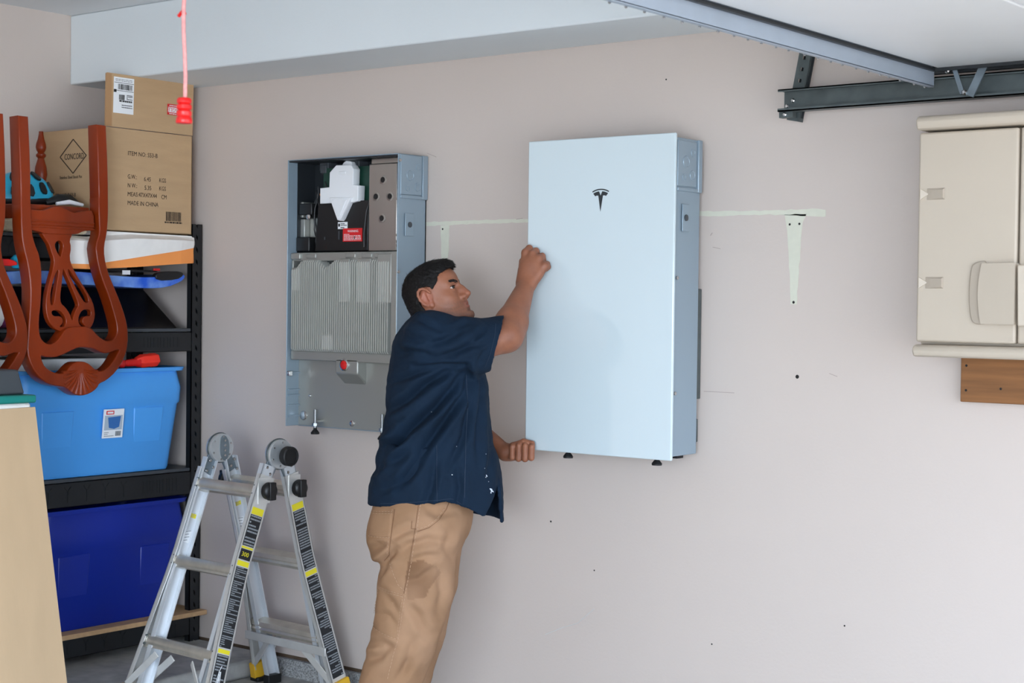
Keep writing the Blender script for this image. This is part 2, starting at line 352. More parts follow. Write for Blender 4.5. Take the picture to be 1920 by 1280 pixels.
# left side: connectors, brackets, harness
MB().box((.012, -.115, .855), (.085, -.04, .902)).build('connector_block', m_black, u, bevel=.004)
MB().box((.006, -.125, .705), (.082, -.03, .765)).build('connector_block', m_black, u, bevel=.005)
for z0, z1, x1 in ((.845, .91, .02), (.76, .84, .03)): MB().box((.005, -.10, z0), (x1, -.02, z1)).build('metal_bracket', m_cast, u, bevel=.003)
MB().box((.03, -.07, .755), (.10, -.02, .845)).build('metal_bracket', m_cast, u, bevel=.003)
MB().lathe([(.012, 0), (.012, .012), (.005, .015)], (.062, -.10, .848), (0, -1, 0), 16).build('terminal_screw', m_chrome, u, smooth=True)
for k in range(7):
    rn = random.Random(k); x = .085 + .004 * k; pts = []
    for i in range(12):
        t = i / 11; pts.append((x + .012 * math.sin(t * 6 + k) + rn.uniform(-.004, .004) + .03 * t * (k % 3 == 0), -.085 - .006 * (k % 3), .73 + t * (.20 + .02 * (k % 4))))
    MB().tube(pts, .003, 6).build('wire', m_black, u, smooth=True)
MB().tube([(.135, -.09, .915), (.125, -.098, .925), (.12, -.098, .94)], .005, 8).build('wire', m_orange, u, smooth=True)
MB().tube([(.385, -.12, .72), (.384, -.12, .78), (.394, -.118, .86), (.405, -.10, .93), (.40, -.09, 1.0), (.39, -.08, 1.04)], .003, 6).build('wire', m_black, u, smooth=True)
# cast heat sink
hs = MB().box((.006, -.15, .262), (.60, -.03, .30)); hs.box((.006, -.105, .29), (.60, -.03, .70)); hs.box((.006, -.145, .665), (.60, -.03, .70)); hs.box((.006, -.155, .672), (.06, -.03, .698))
hs.box((.006, -.150, .30), (.018, -.03, .67)); hs.box((.568, -.162, .31), (.60, -.03, .70))
heat = hs.build('heat_sink', m_cast, u, bevel=.004)
MB().box((.016, -.107, .302), (.568, -.1045, .668)).build('fin_shade_sheet', m_fin_shade, heat)  # dark sheet painting the shade deep between the fins
def fin_top(x):
    for a, b, p, q in ((0, .045, .636, .64), (.045, .075, .64, .668), (.075, .165, .668, .668), (.165, .215, .668, .638), (.215, .262, .638, .668), (.262, .7, .668, .668)):
        if a <= x < b: return p + (q - p) * (x - a) / (b - a)
    return .668
cache = {}
for i in range(46):
    x = .024 + i * .01175; zt = round(fin_top(x), 3)
    if zt not in cache:
        f = MB().prism([(-.10, .296), (-.158, .300), (-.166, .310), (-.166, zt - .012), (-.158, zt), (-.10, zt)], 0, .0038, 'x').build('fin', m_fin, heat); cache[zt] = f.data
    else:
        f = bpy.data.objects.new('fin', cache[zt]); COL.objects.link(f); f.parent = heat
    f.location = (x, 0, 0)
for x0, x1, z0, z1 in ((.291, .347, .499, .672), (.388, .462, .498, .672), (.497, .57, .499, .690), (.20, .262, .306, .368), (.022, .070, .544, .638)):
    MB().box((x0, -.1625, z0), (x1, -.10, z1)).build('boss_block', m_cast, heat, bevel=.003)
for x in (.09, .31, .40, .47): MB().box((x, -.150, .676), (x + .055, -.12, .694)).build('rim_lug', m_cast, heat, bevel=.003)
bp_ = MB().hexa([(.262, -.150, .215), (.386, -.150, .215), (.386, -.09, .165), (.262, -.09, .165), (.262, -.150, .275), (.386, -.150, .275), (.386, -.09, .275), (.262, -.09, .275)]).build('button_housing', m_cast, heat, bevel=.006)
MB().lathe([(.024, -.002), (.024, .004), (.019, .006), (.018, .002)], (.314, -.150, .25), (0, -1, 0), 28).build('button_ring', m_chrome, bp_, smooth=True)
rb = MB().lathe([(.0175, 0), (.0175, .006), (.015, .008), (.0002, .0085)], (.314, -.150, .25), (0, -1, 0), 28).build('red_button', m_red, bp_, smooth=True); rb['label'] = 'round red button'
# bottom plate, side notches, plugs, feet
lp = MB().box((.004, -.10, -.008), (W - .004, -.09, .27)).build('lower_plate', m_cast, u)
for z in (.205, .135, .113, .072, .028):
    MB().box((.004, -.16 if z < .2 else -.17, z), (.012, -.095, z + .006)).build('stiffening_rib', m_steelblue, u)
MB().box((.004, -.168, .196), (.02, -.15, .216)).build('catch_tab', m_chrome, u, bevel=.002)
for x, z, r in ((.024, .032, .019), (.30, .014, .012), (.06, .115, .006)):
    MB().lathe([(r, 0), (r, .004), (r * .7, .006), (.0003, .006)], (x + .012, -.10, z), (0, -1, 0), 20).build('round_plug', m_chrome, lp, smooth=True)
for x in (.13, .50): stud_foot(u, x, -.128, -.038, .062)
for x in (.13, .50): MB().box((x - .02, -.13, .012), (x + .02, -.10, .02)).build('foot_bracket', m_cast, u)

# ------------------------------------------------------------------ closed unit with white glass front
v = thing('battery_unit', 'tall wall unit with white glass front panel and dark emblem, held at its left edge', 'battery', (-.256, 0, 1.0655), .0148)
b = MB(); b.box((.006, -.206, .012), (.603, -.045, 1.088)); b.box((.60, -.198, .925), (.607, -.075, 1.08)); b.box((.598, -.070, .908), (.612, -.045, 1.088)); b.box((.598, -.20, .908), (.610, -.045, .921))
b.build('housing', m_steelblue, v, bevel=.006, seg=3)
MB().box((.10, -.046, .20), (.598, -.014, .58)).build('wall_bracket', m_galvd, v, bevel=.003)
MB().box((.10, -.046, .05), (.59, -.014, .13)).build('wall_bracket', m_galvd, v, bevel=.003)
MB().box((.012, -.214, .02), (.597, -.205, 1.08)).build('gasket', m_grey, v)
g = MB().box((0, -.226, 0), (.613, -.213, 1.10)).build('glass_front', m_glassw, v, bevel=.004, seg=3); g['label'] = 'white back-painted glass panel'
side_fittings(v, .607, ((.145, 1.008, .021), (.102, 1.042, .013), (.104, .965, .017), (.158, .956, .011)), (.168, .125, .773, .865), ((.195, .615), (.198, .226)))
for x, w_ in ((.165, .12), (.535, .12)): stud_foot(v, x, -.19, -.022, .02)
MB().box((.50, -.10, -.004), (.56, -.06, .014)).build('foot_pad', m_rubber, v)
# the dark emblem: an arc over a tapering T
cx, cz = .314, .882; Pl = []
top = [(math.cos(a), math.sin(a)) for a in np.linspace(math.radians(62), math.radians(118), 16)]
R0 = .070; arc = [(cx + .074 * 1.0 * x, cz - .034 + .074 * y) for x, y in top] + [(cx + .0700 * x * 1.0, cz - .034 + .0700 * y) for x, y in reversed(top)]
top2 = [(math.cos(a), math.sin(a)) for a in np.linspace(math.radians(62), math.radians(84), 8)]
low = [(cx + .0655 * x, cz - .034 + .0655 * y) for x, y in top2]
tee = low + [(cx, cz + .016)] + [(2 * cx - x, y) for x, y in reversed(low)]
tee += [(cx - .0225, cz + .0145), (cx - .018, cz + .0165), (cx - .0095, cz + .0165), (cx, cz - .038), (cx + .0095, cz + .0165), (cx + .018, cz + .0165), (cx + .0225, cz + .0145)]
e_ = flat([arc, tee], .0012, 'emblem', mat('emblem_black', (38, 44, 48), .4), v, frame((0, -.2264, 0), (1, 0, 0), (0, 0, 1))); e_['label'] = 'dark T-shaped emblem under a curved bar'

# ------------------------------------------------------------------ tan wall cabinet on a timber ledger
k = thing('wall_cabinet', 'tan moulded plastic cabinet with curved handle hung below the door track', 'cabinet', (1.255, 0, 1.445))
MB().box((.005, -.26, .035), (.86, -.002, .665)).build('carcass', m_tan, k, bevel=.006)
for z0, z1, nm in ((.668, .710, 'top_cap'), (.0, .036, 'bottom_cap')):
    MB().prism([(-.318, z0 + .006), (-.322, z0 + .016), (-.322, z1 - .012), (-.312, z1 - .002), (-.30, z1), (-.002, z1), (-.002, z0), (-.312, z0)], .006, .875, 'x').build(nm, m_tan, k, bevel=.006)
def door(x0, x1, mirror):
    d = MB().box((x0, -.295, .044), (x1, -.262, .662)).build('door', m_tan, k, bevel=.007, seg=3)
    return d
d1 = door(.006, .308, 0); d2 = door(.314, .64, 1)
for z in (.480, .219):                       # moulded hinge sockets: a pale arrow-shaped ramp and a trough whose shade is painted in darker tan
    MB().add([(.016, -.303, z - .016), (.016, -.303, z + .016), (.040, -.2957, z), (.016, -.295, z - .016), (.016, -.295, z + .016)], [(0, 2, 1), (0, 1, 4, 3), (0, 3, 2), (1, 2, 4), (3, 4, 2)]).build('hinge_ramp', m_tan, d1)
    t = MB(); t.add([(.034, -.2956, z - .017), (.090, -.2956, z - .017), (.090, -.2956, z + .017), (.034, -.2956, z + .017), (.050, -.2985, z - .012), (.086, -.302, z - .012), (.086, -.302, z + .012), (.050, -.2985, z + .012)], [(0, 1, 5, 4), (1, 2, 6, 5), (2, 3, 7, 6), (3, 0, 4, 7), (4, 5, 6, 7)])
    t.build('hinge_trough', mat('tan_recess_shade', (170, 157, 141), .6), d1)
hp = lambda xs: smooth_poly(xs, 2)
flat([hp([(.185, .275), (.232, .28), (.232, .105), (.188, .10), (.178, .13), (.174, .19), (.178, .25)])], .016, 'handle_recess', mat('tan_recess_shade', (176, 164, 148), .6), d1, frame((0, -.292, 0), (1, 0, 0), (0, 0, 1)), bevel=.004)  # recess shade put into the darker tan
hm = MB(); n = 14
for i in range(n):
    a0, a1 = i / n, (i + 1) / n
    z0, z1 = .10 + .175 * a0, .10 + .175 * a1
    f = lambda t: .212 - .010 * (1 - (2 * t - 1) ** 2)
    hm.hexa([(f(a0), -.292, z0), (.318, -.292, z0), (.318, -.292, z0), (f(a0), -.292, z0), (f(a1), -.318, z1), (.318, -.330, z1), (.318, -.292, z1), (f(a1), -.292, z1)]) if False else hm.hexa([(f(a0), -.312, z0), (.316, -.328, z0), (.316, -.292, z0), (f(a0), -.292, z0), (f(a1), -.312, z1), (.316, -.328, z1), (.316, -.292, z1), (f(a1), -.292, z1)])
hm.build('handle', m_tan, d1)
hm = MB().hexa([(.326, -.328, .095), (.44, -.312, .095), (.44, -.292, .095), (.326, -.292, .095), (.322, -.328, .27), (.44, -.312, .27), (.44, -.292, .27), (.322, -.292, .27)]).build('handle', m_tan, d2, bevel=.004)
lg = MB().box((0, -.042, 0), (.80, -.002, .14)).build('ledger_board', m_timber, bevel=.003, loc=(1.297, 0, 1.302)); tag(lg, 'brown timber board screwed to the wall under the tan cabinet', 'board')
for x, z in ((.018, .112), (.018, .036), (.128, .045)): MB().lathe([(.004, 0), (.0035, .0012), (.0002, .0012)], (x, -.042, z), (0, -1, 0), 10).build('screw_hole', m_black, lg)

# ------------------------------------------------------------------ overhead garage door, its track and the opener's release cord
dz = 2.315
gd = struct(thing('door_1', 'white raised overhead garage door with steel end bar', None, (1.26, -.2, dz)), 'white raised overhead garage door with steel end bar')
for i in range(4):
    x0 = .01 + i * .58
    s = MB().box((x0, -4.75, -.006), (x0 + .574, 0, .035)).build('door_section', m_doorw, gd, bevel=.006)
    for xx in (x0 + .16, x0 + .41):
        MB().prism([(xx - .03, -.006), (xx - .02, -.014), (xx + .02, -.014), (xx + .03, -.006)], -4.7, -.05, 'y').build('pressed_rib', m_doorw, s) if i else None
es = MB(); es.box((-.012, -4.75, -.058), (-.006, .02, .036)); es.box((-.022, -4.75, -.060), (-.006, .02, -.056)); es.box((-.012, -4.75, .03), (.05, .02, .036)); es.build('end_bar', m_endbar, gd)
es = MB(); es.box((-.004, -4.75, -.015), (.008, .0, -.006)); es.build('end_seal', m_dark, gd)
bk = MB(); rn = random.Random(2)
for i in range(60):
    y = -.02 - i * .075 + rn.uniform(-.012, .012); bk.lathe([(.004, 0), (.003, .004)], (-.022, y, -.060), (-.8, 0, -.5), 6)
bk.build('punched_burrs', m_chrome, gd, kind='stuff')
es = MB().box((0, -.006, -.016), (2.3, .004, .02)).build('edge_stile', m_dark, gd)
tr = thing('door_track', 'grey steel door track channel hung along the wall', 'track', (.755, -.12, 2.225))
t = MB(); t.box((-.055, .025, 0), (2.95, .03, .064)); t.box((-.058, -.014, -.004), (2.95, .03, 0)); t.box((-.058, -.014, .064), (2.95, .03, .068)); t.box((-.058, -.014, -.004), (2.95, -.010, .006)); t.box((-.058, -.014, .060), (2.95, -.010, .068))
t.build('channel', m_galvd, tr)
def perforated(p0, p1, w_, d_, n, name, m, parent, nx=(0, 1, 0)):      # flat bar with a row of round-ish holes, folded lip
    p0, p1 = Vector(p0), Vector(p1); d = (p1 - p0); L = d.length; d.normalize(); N = Vector(nx); x = d.cross(N).normalized(); mb = MB()
    r = w_ * .14
    mb.bar(p0 + x * (w_ / 4 + r / 2), p1 + x * (w_ / 4 + r / 2), w_ / 2 - r, d_, N); mb.bar(p0 - x * (w_ / 4 + r / 2), p1 - x * (w_ / 4 + r / 2), w_ / 2 - r, d_, N)
    s = L / n
    for i in range(n + 1):
        a = max(0, i * s - s / 2 + r); bb = min(L, i * s + s / 2 - r)
        if i == 0: a = 0
        mb.bar(p0 + d * a, p0 + d * bb, 2 * r, d_ * .98, N)
    mb.bar(p0 - x * w_ / 2 + N * w_ * .35, p1 - x * w_ / 2 + N * w_ * .35, d_, w_ * .7, N)
    return mb.build(name, m, parent)
perforated((-.030, .036, -.03), (.035, .036, .30), .042, .003, 9, 'hanger_strap', m_galvd, tr)
MB().bar((-.018, .050, -.02), (.045, .050, .30), .040, .003, (0, 1, 0)).build('hanger_strap', m_dark, tr)
MB().box((-.062, .004, -.022), (-.012, .03, -.003)).build('end_bracket', m_galvd, tr)
for x, z in ((-.022, .034), (-.042, .016), (-.040, -.012)): MB().lathe([(.0075, 0), (.0075, .005), (.004, .008)], (x, .0245 if z > 0 else .004, z), (0, -1, 0), 8).build('bolt', m_chrome, tr)
rk = MB(); rk.bar((.60, -.03, .0), (.655, -.03, .115), .024, .005, (0, 1, 0)); rk.build('roller_bracket', m_galv, tr)
rk = MB(); rk.bar((.575, -.026, .01), (.545, -.03, .10), .014, .004, (0, 1, 0)); rk.build('roller_bracket', m_galv, tr)
for x, z in ((.655, .11), (.585, .012), (.53, .08), (.675, .10)): MB().lathe([(.008, 0), (.008, .006), (.004, .01)], (x, -.033, z), (0, -1, 0), 8).build('bolt', m_chrome, tr)
MB().box((.47, -.022, .075), (2.6, .0, .098)).build('hinge_rail', m_dark, tr)

rp = thing('release_cord', 'pink cord with red grip hanging from the ceiling rail', 'cord', (.66, -2.585, 1.93))
pts = [(.002 * math.sin(i * 1.3), .002 * math.cos(i * .9), .075 + i * .0471) for i in range(10)]
MB().tube(pts, .0042, 8).build('cord', m_rope, rp, smooth=True)
MB().lathe([(.004, .072), (.013, .071), (.0155, .067), (.0155, .062), (.0125, .059), (.0155, .056), (.016, .049), (.0125, .046), (.0155, .043), (.016, .036), (.014, .033), (.0165, .029), (.0175, .021), (.016, .0185), (.004, .018)], (0, 0, .006), (0, 0, 1), 24).build('red_grip', m_red, rp, smooth=True)
MB().tube([(0, 0, .252), (-.012, .003, .258), (-.022, .002, .249)], .004, 6).build('knot', m_red, rp, smooth=True)
orl = tag(MB().box((-1.2, -.03, 0), (3.1, .03, .05)).build('opener_rail', m_galv, bevel=.004, loc=(.75, -2.585, 2.55)), 'steel opener rail under the ceiling', 'rail')
MB().box((-.16, -.02, -.12), (-.02, .02, 0)).build('trolley', m_red, orl, bevel=.004)
for x in (-1.1, 2.0): MB().box((x, -.015, .05), (x + .03, .015, .285)).build('rail_hanger', m_galvd, orl)
# ------------------------------------------------------------------ black storage shelf in the corner
sh = thing('storage_shelf', 'black steel storage shelf with slotted posts and particle board in the corner', 'shelf', (-2.235, -.015, .075))
def slotted(parent, y0, sgn, x0=0., fx=1, z1=1.845):
    p = MB(); w_ = .058; t = .003; n = 34; s = z1 / n
    ya, yb = (y0, y0 + sgn * w_)
    c0, c1 = y0 + sgn * .024, y0 + sgn * .034
    p.box((x0 - t * fx, ya, 0), (x0, c0, z1)); p.box((x0 - t * fx, c1, 0), (x0, yb, z1))
    for i in range(n):
        z = i * s
        p.hexa([(x0 - t * fx, c0, z), (x0, c0, z), (x0, c1, z + .012), (x0 - t * fx, c1, z + .012), (x0 - t * fx, c0, z + s * .66), (x0, c0, z + s * .66), (x0, c1, z + s * .66 + .012), (x0 - t * fx, c1, z + s * .66 + .012)])
    p.box((x0 - fx * .045, ya, 0), (x0, ya + sgn * t, z1))
    p.box((x0 - fx * .030, yb - sgn * .004, 0), (x0, yb, z1)) 
    return p.build('post', m_dark, parent)
slotted(sh, 0, -1); slotted(sh, 0, -1, -.445, -1); slotted(sh, -1.84, 1); slotted(sh, -1.84, 1, -.445, -1)
def beam(z0, z1, seed):
    b = MB().box((-.006, -1.78, z0), (0, -.055, z1)); b.box((-.035, -1.78, z1 - .004), (0, -.055, z1)); b.box((-.02, -1.78, z0), (0, -.055, z0 + .004))
    o = b.build('beam', m_dark, sh, bevel=.0015)
    e = MB()
    for k in range(11):                                     # pressed slots and ribs
        y = -.13 - k * .018 - (.004 if k % 3 else 0); e.box((-.001, y, z0 + .02), (.0018, y - .006, z1 - .022))
    for k in range(8):
        y = -.42 - k * .095; e.bar((.0008, y, z0 + .018), (.0008, y, z1 - .035), .006, .003, (1, 0, 0)); e.bar((.0008, y, z1 - .035), (.0008, y + .016, z1 - .018), .006, .003, (1, 0, 0)); e.bar((.0008, y, z1 - .035), (.0008, y - .016, z1 - .018), .006, .003, (1, 0, 0))
    e.build('pressed_ribs', m_dark, o, kind='stuff')
    b = MB().box((-.445, -1.78, z0), (-.439, -.055, z1)); b.build('beam', m_dark, sh)
    for y in (-.03, -1.81): MB().box((-.42, y - .01, z0 + .01), (-.02, y + .01, z1 - .01)).build('side_brace', m_dark, sh)
for z0, z1 in ((.03, .115), (.655, .755), (1.285, 1.37), (1.672, 1.755)): beam(z0, z1, 1)
for z, y1, x1 in ((.118, .006, .045), (.757, -.02, -.004), (1.372, -.02, -.004), (1.756, -.02, -.004)):
    MB().box((-.44, -1.8, z), (x1, y1, z + .014 + (.006 if z < .2 else 0))).build('shelf_board', m_ply if z < .2 else m_grey, sh, bevel=.0015)

# ------------------------------------------------------------------ totes
def tote(name, label, m, loc, L, D, H, taper=.07):
    t = thing(name, label, 'tote', loc)                     # local: x out of the shelf, y along it; origin bottom centre
    n = 5; rings = []
    def ring(z, dx, dy, r):
        q = []
        for cx, cy, a0 in ((1, 1, 0), (-1, 1, 90), (-1, -1, 180), (1, -1, 270)):
            for i in range(n):
                a = math.radians(a0 + 90 * i / (n - 1)); q.append((cx * (dx - r) + r * math.cos(a), cy * (dy - r) + r * math.sin(a), z))
        return q
    hx, hy = D / 2, L / 2
    prof = [(0, taper * .6 , taper, .04), (.012, taper * .6 - .006, taper - .006, .045), (H * .64, taper * .25, taper * .36, .05), (H * .655, taper * .2, taper * .3 - .006, .05), (H * .80, taper * .12, taper * .2, .05), (H * .96, .018, .03, .05),
            (H * .965, .0, .008, .055), (H, -.002, 0, .055), (H, .010, .012, .05), (H * .96, .026, .04, .045), (.01, taper * .6 + .004, taper + .004, .036)]
    vs = []; fs = []
    for z, ix, iy, r in prof: vs += ring(z, hx - ix, hy - iy, r)
    k = 4 * n
    for i in range(len(prof) - 1):
        for j in range(k): fs.append((i * k + j, i * k + (j + 1) % k, (i + 1) * k + (j + 1) % k, (i + 1) * k + j))
    fs.append(tuple(range(k - 1, -1, -1))); fs.append(tuple((len(prof) - 1) * k + j for j in range(k)))
    MB().add(vs, fs).build('tub', m, t, smooth=True)
    for y0 in (-.26, .26):                                  # moulded front panels between shallow ribs
        r = MB()
        xb, xt = hx - taper * .6 - .001, hx - taper * .25 - .001
        r.hexa([(xb - .01, y0 * L - .075, .02), (xb + .0045, y0 * L - .068, .02), (xb + .0045, y0 * L + .068, .02), (xb - .01, y0 * L + .075, .02), (xt - .01, y0 * L * 1.02 - .085, H * .62), (xt + .0045, y0 * L * 1.02 - .078, H * .62), (xt + .0045, y0 * L * 1.02 + .078, H * .62), (xt - .01, y0 * L * 1.02 + .085, H * .62)])
        r.build('front_rib', m, t, bevel=.004)
    for s in (-1, 1): MB().hexa([(-.11, s * (hy - .03), H * .80), (.11, s * (hy - .03), H * .80), (.11, s * (hy + .022), H * .84), (-.11, s * (hy + .022), H * .84), (-.11, s * (hy - .03), H * .97), (.11, s * (hy - .03), H * .97), (.11, s * (hy + .025), H * .97), (-.11, s * (hy + .025), H * .97)]).build('handle', m, t, bevel=.006)
    return t
t1 = tote('storage_tote', 'light blue plastic storage tote with a picture sticker on its front', m_tote1, (-2.44, -.545, .849), .88, .46, .445)
t2 = tote('storage_tote', 'dark blue plastic storage tote on the bottom particle board shelf', m_tote2, (-2.44, -.475, .2135), .80, .44, .505)
xf = .2165; Q = frame((xf, -.016, .155), (0, 1, 0), (.022, 0, .19))
st = MB(); st.v = []; st.box((0, 0, -.003), (.104, .122, .0012)); st.v = [tuple(Q @ Vector(p)) for p in st.v]; st = st.build('sticker', m_paper, t1); st['label'] = 'white product sticker with a blue tote picture'
bars([(.012, .100, .052, .116)], 'sticker_badge', m_redp, st, Q, .0018); bars([(.017, .104, .047, .112)], 'badge_print', m_paper, st, Q, .0024)
bars([(.006, .034, .098, .096)], 'sticker_picture', mat('sticker_grey', (176, 190, 202), .6), st, Q, .0017)
flat([[(.022, .088), (.088, .092), (.082, .046), (.056, .038), (.03, .044)]], .0008, 'tote_picture', mat('sticker_blue', (54, 110, 176), .6), st, Q @ Matrix.Translation((0, 0, .0024)))
bars(barcode(.066, .094, .008, .028, 4) + greek(.008, .058, .006, .028, 3, .4, 2), 'sticker_print', m_labgrey, st, Q, .002)
wbx = tag(MB().hexa([(-.12, -.22, 0), (.12, -.22, 0), (.12, .22, 0), (-.12, .22, 0), (-.14, -.24, .475), (.14, -.24, .475), (.14, .24, .475), (-.14, .24, .475)]).build('foam_box', m_foamw, bevel=.006, loc=(-2.46, -.70, .861)), 'white foam box standing inside the light blue tote', 'box')
rt = thing('water_squirter', 'red plastic squirt toy with ribbed neck on the light blue tote rim', 'toy', (-2.235, -.38, 1.318))
MB().lathe([(.004, -.115), (.012, -.112), (.016, -.10), (.010, -.092), (.017, -.08), (.018, -.066), (.011, -.058), (.015, -.045), (.016, -.02), (.017, 0), (.022, .012), (.022, .02)], (0, 0, 0), (0, 1, .06), 18).build('ribbed_neck', m_red, rt, smooth=True)
MB().lathe([(.018, .0), (.026, .022), (.030, .03), (.029, .075), (.031, .078), (.030, .112), (.024, .116)], (0, 0, .003), (0, 1, .06), 6).build('cap', mat('red_orange_plastic', (240, 52, 36), .4), rt, bevel=.003)

# ------------------------------------------------------------------ cardboard box with an open flap, on the top shelf
bx = thing('cardboard_box', 'large printed cardboard box with upright flap under the soffit', 'box', (-2.235, -.31, 1.872))
SX, S_ = .43, .47; Hb = .432
o = MB(); t_ = .005
o.box((-SX, -S_ / 2, 0), (0, S_ / 2, t_)); o.box((-t_, -S_ / 2, 0), (0, S_ / 2, Hb)); o.box((-SX, -S_ / 2, 0), (-SX + t_, S_ / 2, Hb)); o.box((-SX, -S_ / 2, 0), (0, -S_ / 2 + t_, Hb)); o.box((-SX, S_ / 2 - t_, 0), (0, S_ / 2, Hb))
o.build('box_body', m_card, bx, bevel=.0015)
MB().hexa([(-.004, -S_ / 2, Hb + .003), (.001, -S_ / 2, Hb + .003), (.001, S_ / 2, Hb + .003), (-.004, S_ / 2, Hb + .003), (.002, -S_ / 2 + .003, Hb + .225), (.007, -S_ / 2 + .003, Hb + .225), (.007, S_ / 2 - .001, Hb + .225), (.002, S_ / 2 - .001, Hb + .225)]).build('flap', m_card, bx)
MB().hexa([(-.004, -S_ / 2 - .001, Hb + .005), (.0025, -S_ / 2 - .001, Hb + .005), (.0025, -S_ / 2 + .032, Hb + .005), (-.004, -S_ / 2 + .032, Hb + .005), (.002, -S_ / 2 - .002, Hb + .222), (.0085, -S_ / 2 - .001, Hb + .222), (.0085, -S_ / 2 + .025, Hb + .222), (.002, -S_ / 2 + .025, Hb + .222)]).build('tape', m_tape, bx)
MB().box((-.06, -S_ / 2 - .0012, .02), (.0012, -S_ / 2 + .002, Hb - .01)).build('tape', m_card, bx)
Q = frame((.0006, -S_ / 2, 0), (0, 1, 0), (0, 0, 1))
text([('ITEM NO: S53-B', .117, .322, .026, .9), ('G.W.:', .117, .224, .026, .78), ('6.45', .204, .219, .026, .85), ('KGS', .286, .219, .026, .8), ('N W.:', .117, .187, .026, .78), ('5.35', .207, .182, .026, .85), ('KGS', .286, .184, .026, .8), ('MEAS:47X47X44', .117, .15, .026, .86), ('CM', .298, .148, .026, .8), ('MADE IN CHINA', .117, .113, .026, .86)], 'box_lettering', m_inkb, bx, Q)
bars(barcode(.325, .41, .055, .095, 6), 'barcode', m_inkb, bx, Q); bars(greek(.318, .415, .044, .052, 1, .8, 9), 'barcode_digits', m_inkb, bx, Q)
Q = frame((-S_ * .96, -S_ / 2 - .0016, 0), (1, 0, 0), (0, 0, 1)); cxx, czz = .238, .318
dm = []
for s1, s2 in (((0, .072), (.090, 0)), ((.090, 0), (0, -.072)), ((0, -.072), (-.090, 0)), ((-.090, 0), (0, .072))): dm.append((s1, s2))
d_ = MB()
for a, b_ in dm: d_.bar((cxx + a[0], czz + a[1], 0), (cxx + b_[0], czz + b_[1], 0), .004, .0008, (0, 0, 1))
d_.v = [tuple(Q @ Vector(p)) for p in d_.v]; d_.build('diamond_outline', m_inkb, bx, kind='stuff')
text([('CONCORD', cxx - .060, czz - .013, .036, .72), ('Stainless Steel Stock Pot', cxx - .092, czz - .094, .019, .82), ('ITEM NO: S 53-B', cxx - .125, czz - .172, .024, .85)], 'box_lettering', m_inkb, bx, Q)
Qf = frame((.0026, 0, Hb), (0, 1, 0), (.006, 0, .222))
def onflap(mb): mb.v = [tuple(Qf @ Vector(p)) for p in mb.v]; return mb
lbf = onflap(MB().box((-.198, .062, -.001), (-.093, .212, .0006))).build('shipping_label', m_paper, bx); lbf['label'] = 'white shipping label'
bars([(-.195, .155, -.095, .157), (-.195, .188, -.095, .19), (-.198, .148, -.184, .16)] + barcode(-.176, -.102, .161, .184, 3) + barcode(-.17, -.14, .118, .140, 5) + greek(-.168, -.10, .108, .117, 1, .8, 2) + greek(-.13, -.10, .12, .142, 4, .6, 7) + greek(-.155, -.10, .084, .102, 2, .4, 4) + greek(-.19, -.10, .195, .207, 2, .3, 6), 'label_print', m_ink, lbf, Qf @ Matrix.Translation((0, 0, .0006)))
fr = onflap(MB().box((.09, .082, -.001), (.176, .128, .0006))).build('fragile_sticker', m_redp, bx); fr['label'] = 'red fragile sticker, upside down'
bars([(.093, .093, .173, .115)], 'sticker_band', m_paper, fr, Qf @ Matrix.Translation((0, 0, .0006)))
text([('FRAGILE', 0, 0, .024, .9)], 'sticker_lettering', m_redp, fr, Qf @ Matrix.Translation((.172, .1125, .0012)) @ Matrix.Rotation(math.pi, 4, 'Z'))
bars(greek(.10, .165, .118, .126, 1, .5, 3) + greek(.10, .165, .084, .091, 1, .5, 4), 'sticker_print', m_paper, fr, Qf @ Matrix.Translation((0, 0, .0006)))

# ------------------------------------------------------------------ boards and flat things on the shelf
def slab(name, label, cat, poly, x0, x1, m, bevel=.006, tilt=0.):
    z0 = min(p[1] for p in poly); y0 = sum(p[0] for p in poly) / len(poly)
    o = MB().prism([(a - y0, c - z0) for a, c in poly], x0, x1, 'x').build(name, m, bevel=bevel, seg=3)
    o.location = (0, y0, z0); return tag(o, label, cat)
slab('orange_board', 'orange foam board jutting out under the white board', 'board', [(-1.02, 1.852), (-.99, 1.853), (-.60, 1.853), (-.09, 1.853), (-.082, 1.858), (-.09, 1.862), (-1.02, 1.862)], -2.60, -2.26, m_orange, .002) if False else None
wbd = thing('bodyboard', 'white foam bodyboard with orange underside squeezed beneath the cardboard box', 'board', (-2.235, -.42, 1.85))
def wedge(poly_top, poly_bot, m, nm, t_=.0):
    b = MB(); n = len(poly_top)
    b.add([p for p in poly_top] + [p for p in poly_bot], [tuple(range(n)), tuple(range(2 * n - 1, n - 1, -1))] + [(i, i + n, (i + 1) % n + n, (i + 1) % n) for i in range(n)])
    return b.build(nm, m, wbd, bevel=.003)
# a board lying on the shelf whose front droops over the beam: white deck above, orange base below
b = MB(); b.hexa([(-.36, -.18, .002), (.008, -.18, .002), (.008, .34, .002), (-.36, .34, .002), (-.36, -.18, .0195), (.012, -.18, .019), (.012, .335, .016), (-.36, .34, .0195)])
wt = [(-.36, -.026, .034), (-.22, -.028, .060), (.0, -.008, .060), (.25, -.006, .050), (.33, -.006, .034), (.352, -.010, .012)]
wb2 = [(-.36, -.122, .030), (-.22, -.122, .055), (.0, -.088, .055), (.25, -.050, .045), (.33, -.036, .032), (.352, -.022, .012)]
for (y0, z0, x0), (y1, z1, x1), (_, zb0, xb0), (_, zb1, xb1) in zip(wt[:-1], wt[1:], wb2[:-1], wb2[1:]):
    b.hexa([(.008, y0, zb0), (xb0, y0, zb0), (xb1, y1, zb1), (.008, y1, zb1), (.008, y0, z0 + .02), (x0, y0, z0), (x1, y1, z1), (.008, y1, z1 + .02)])
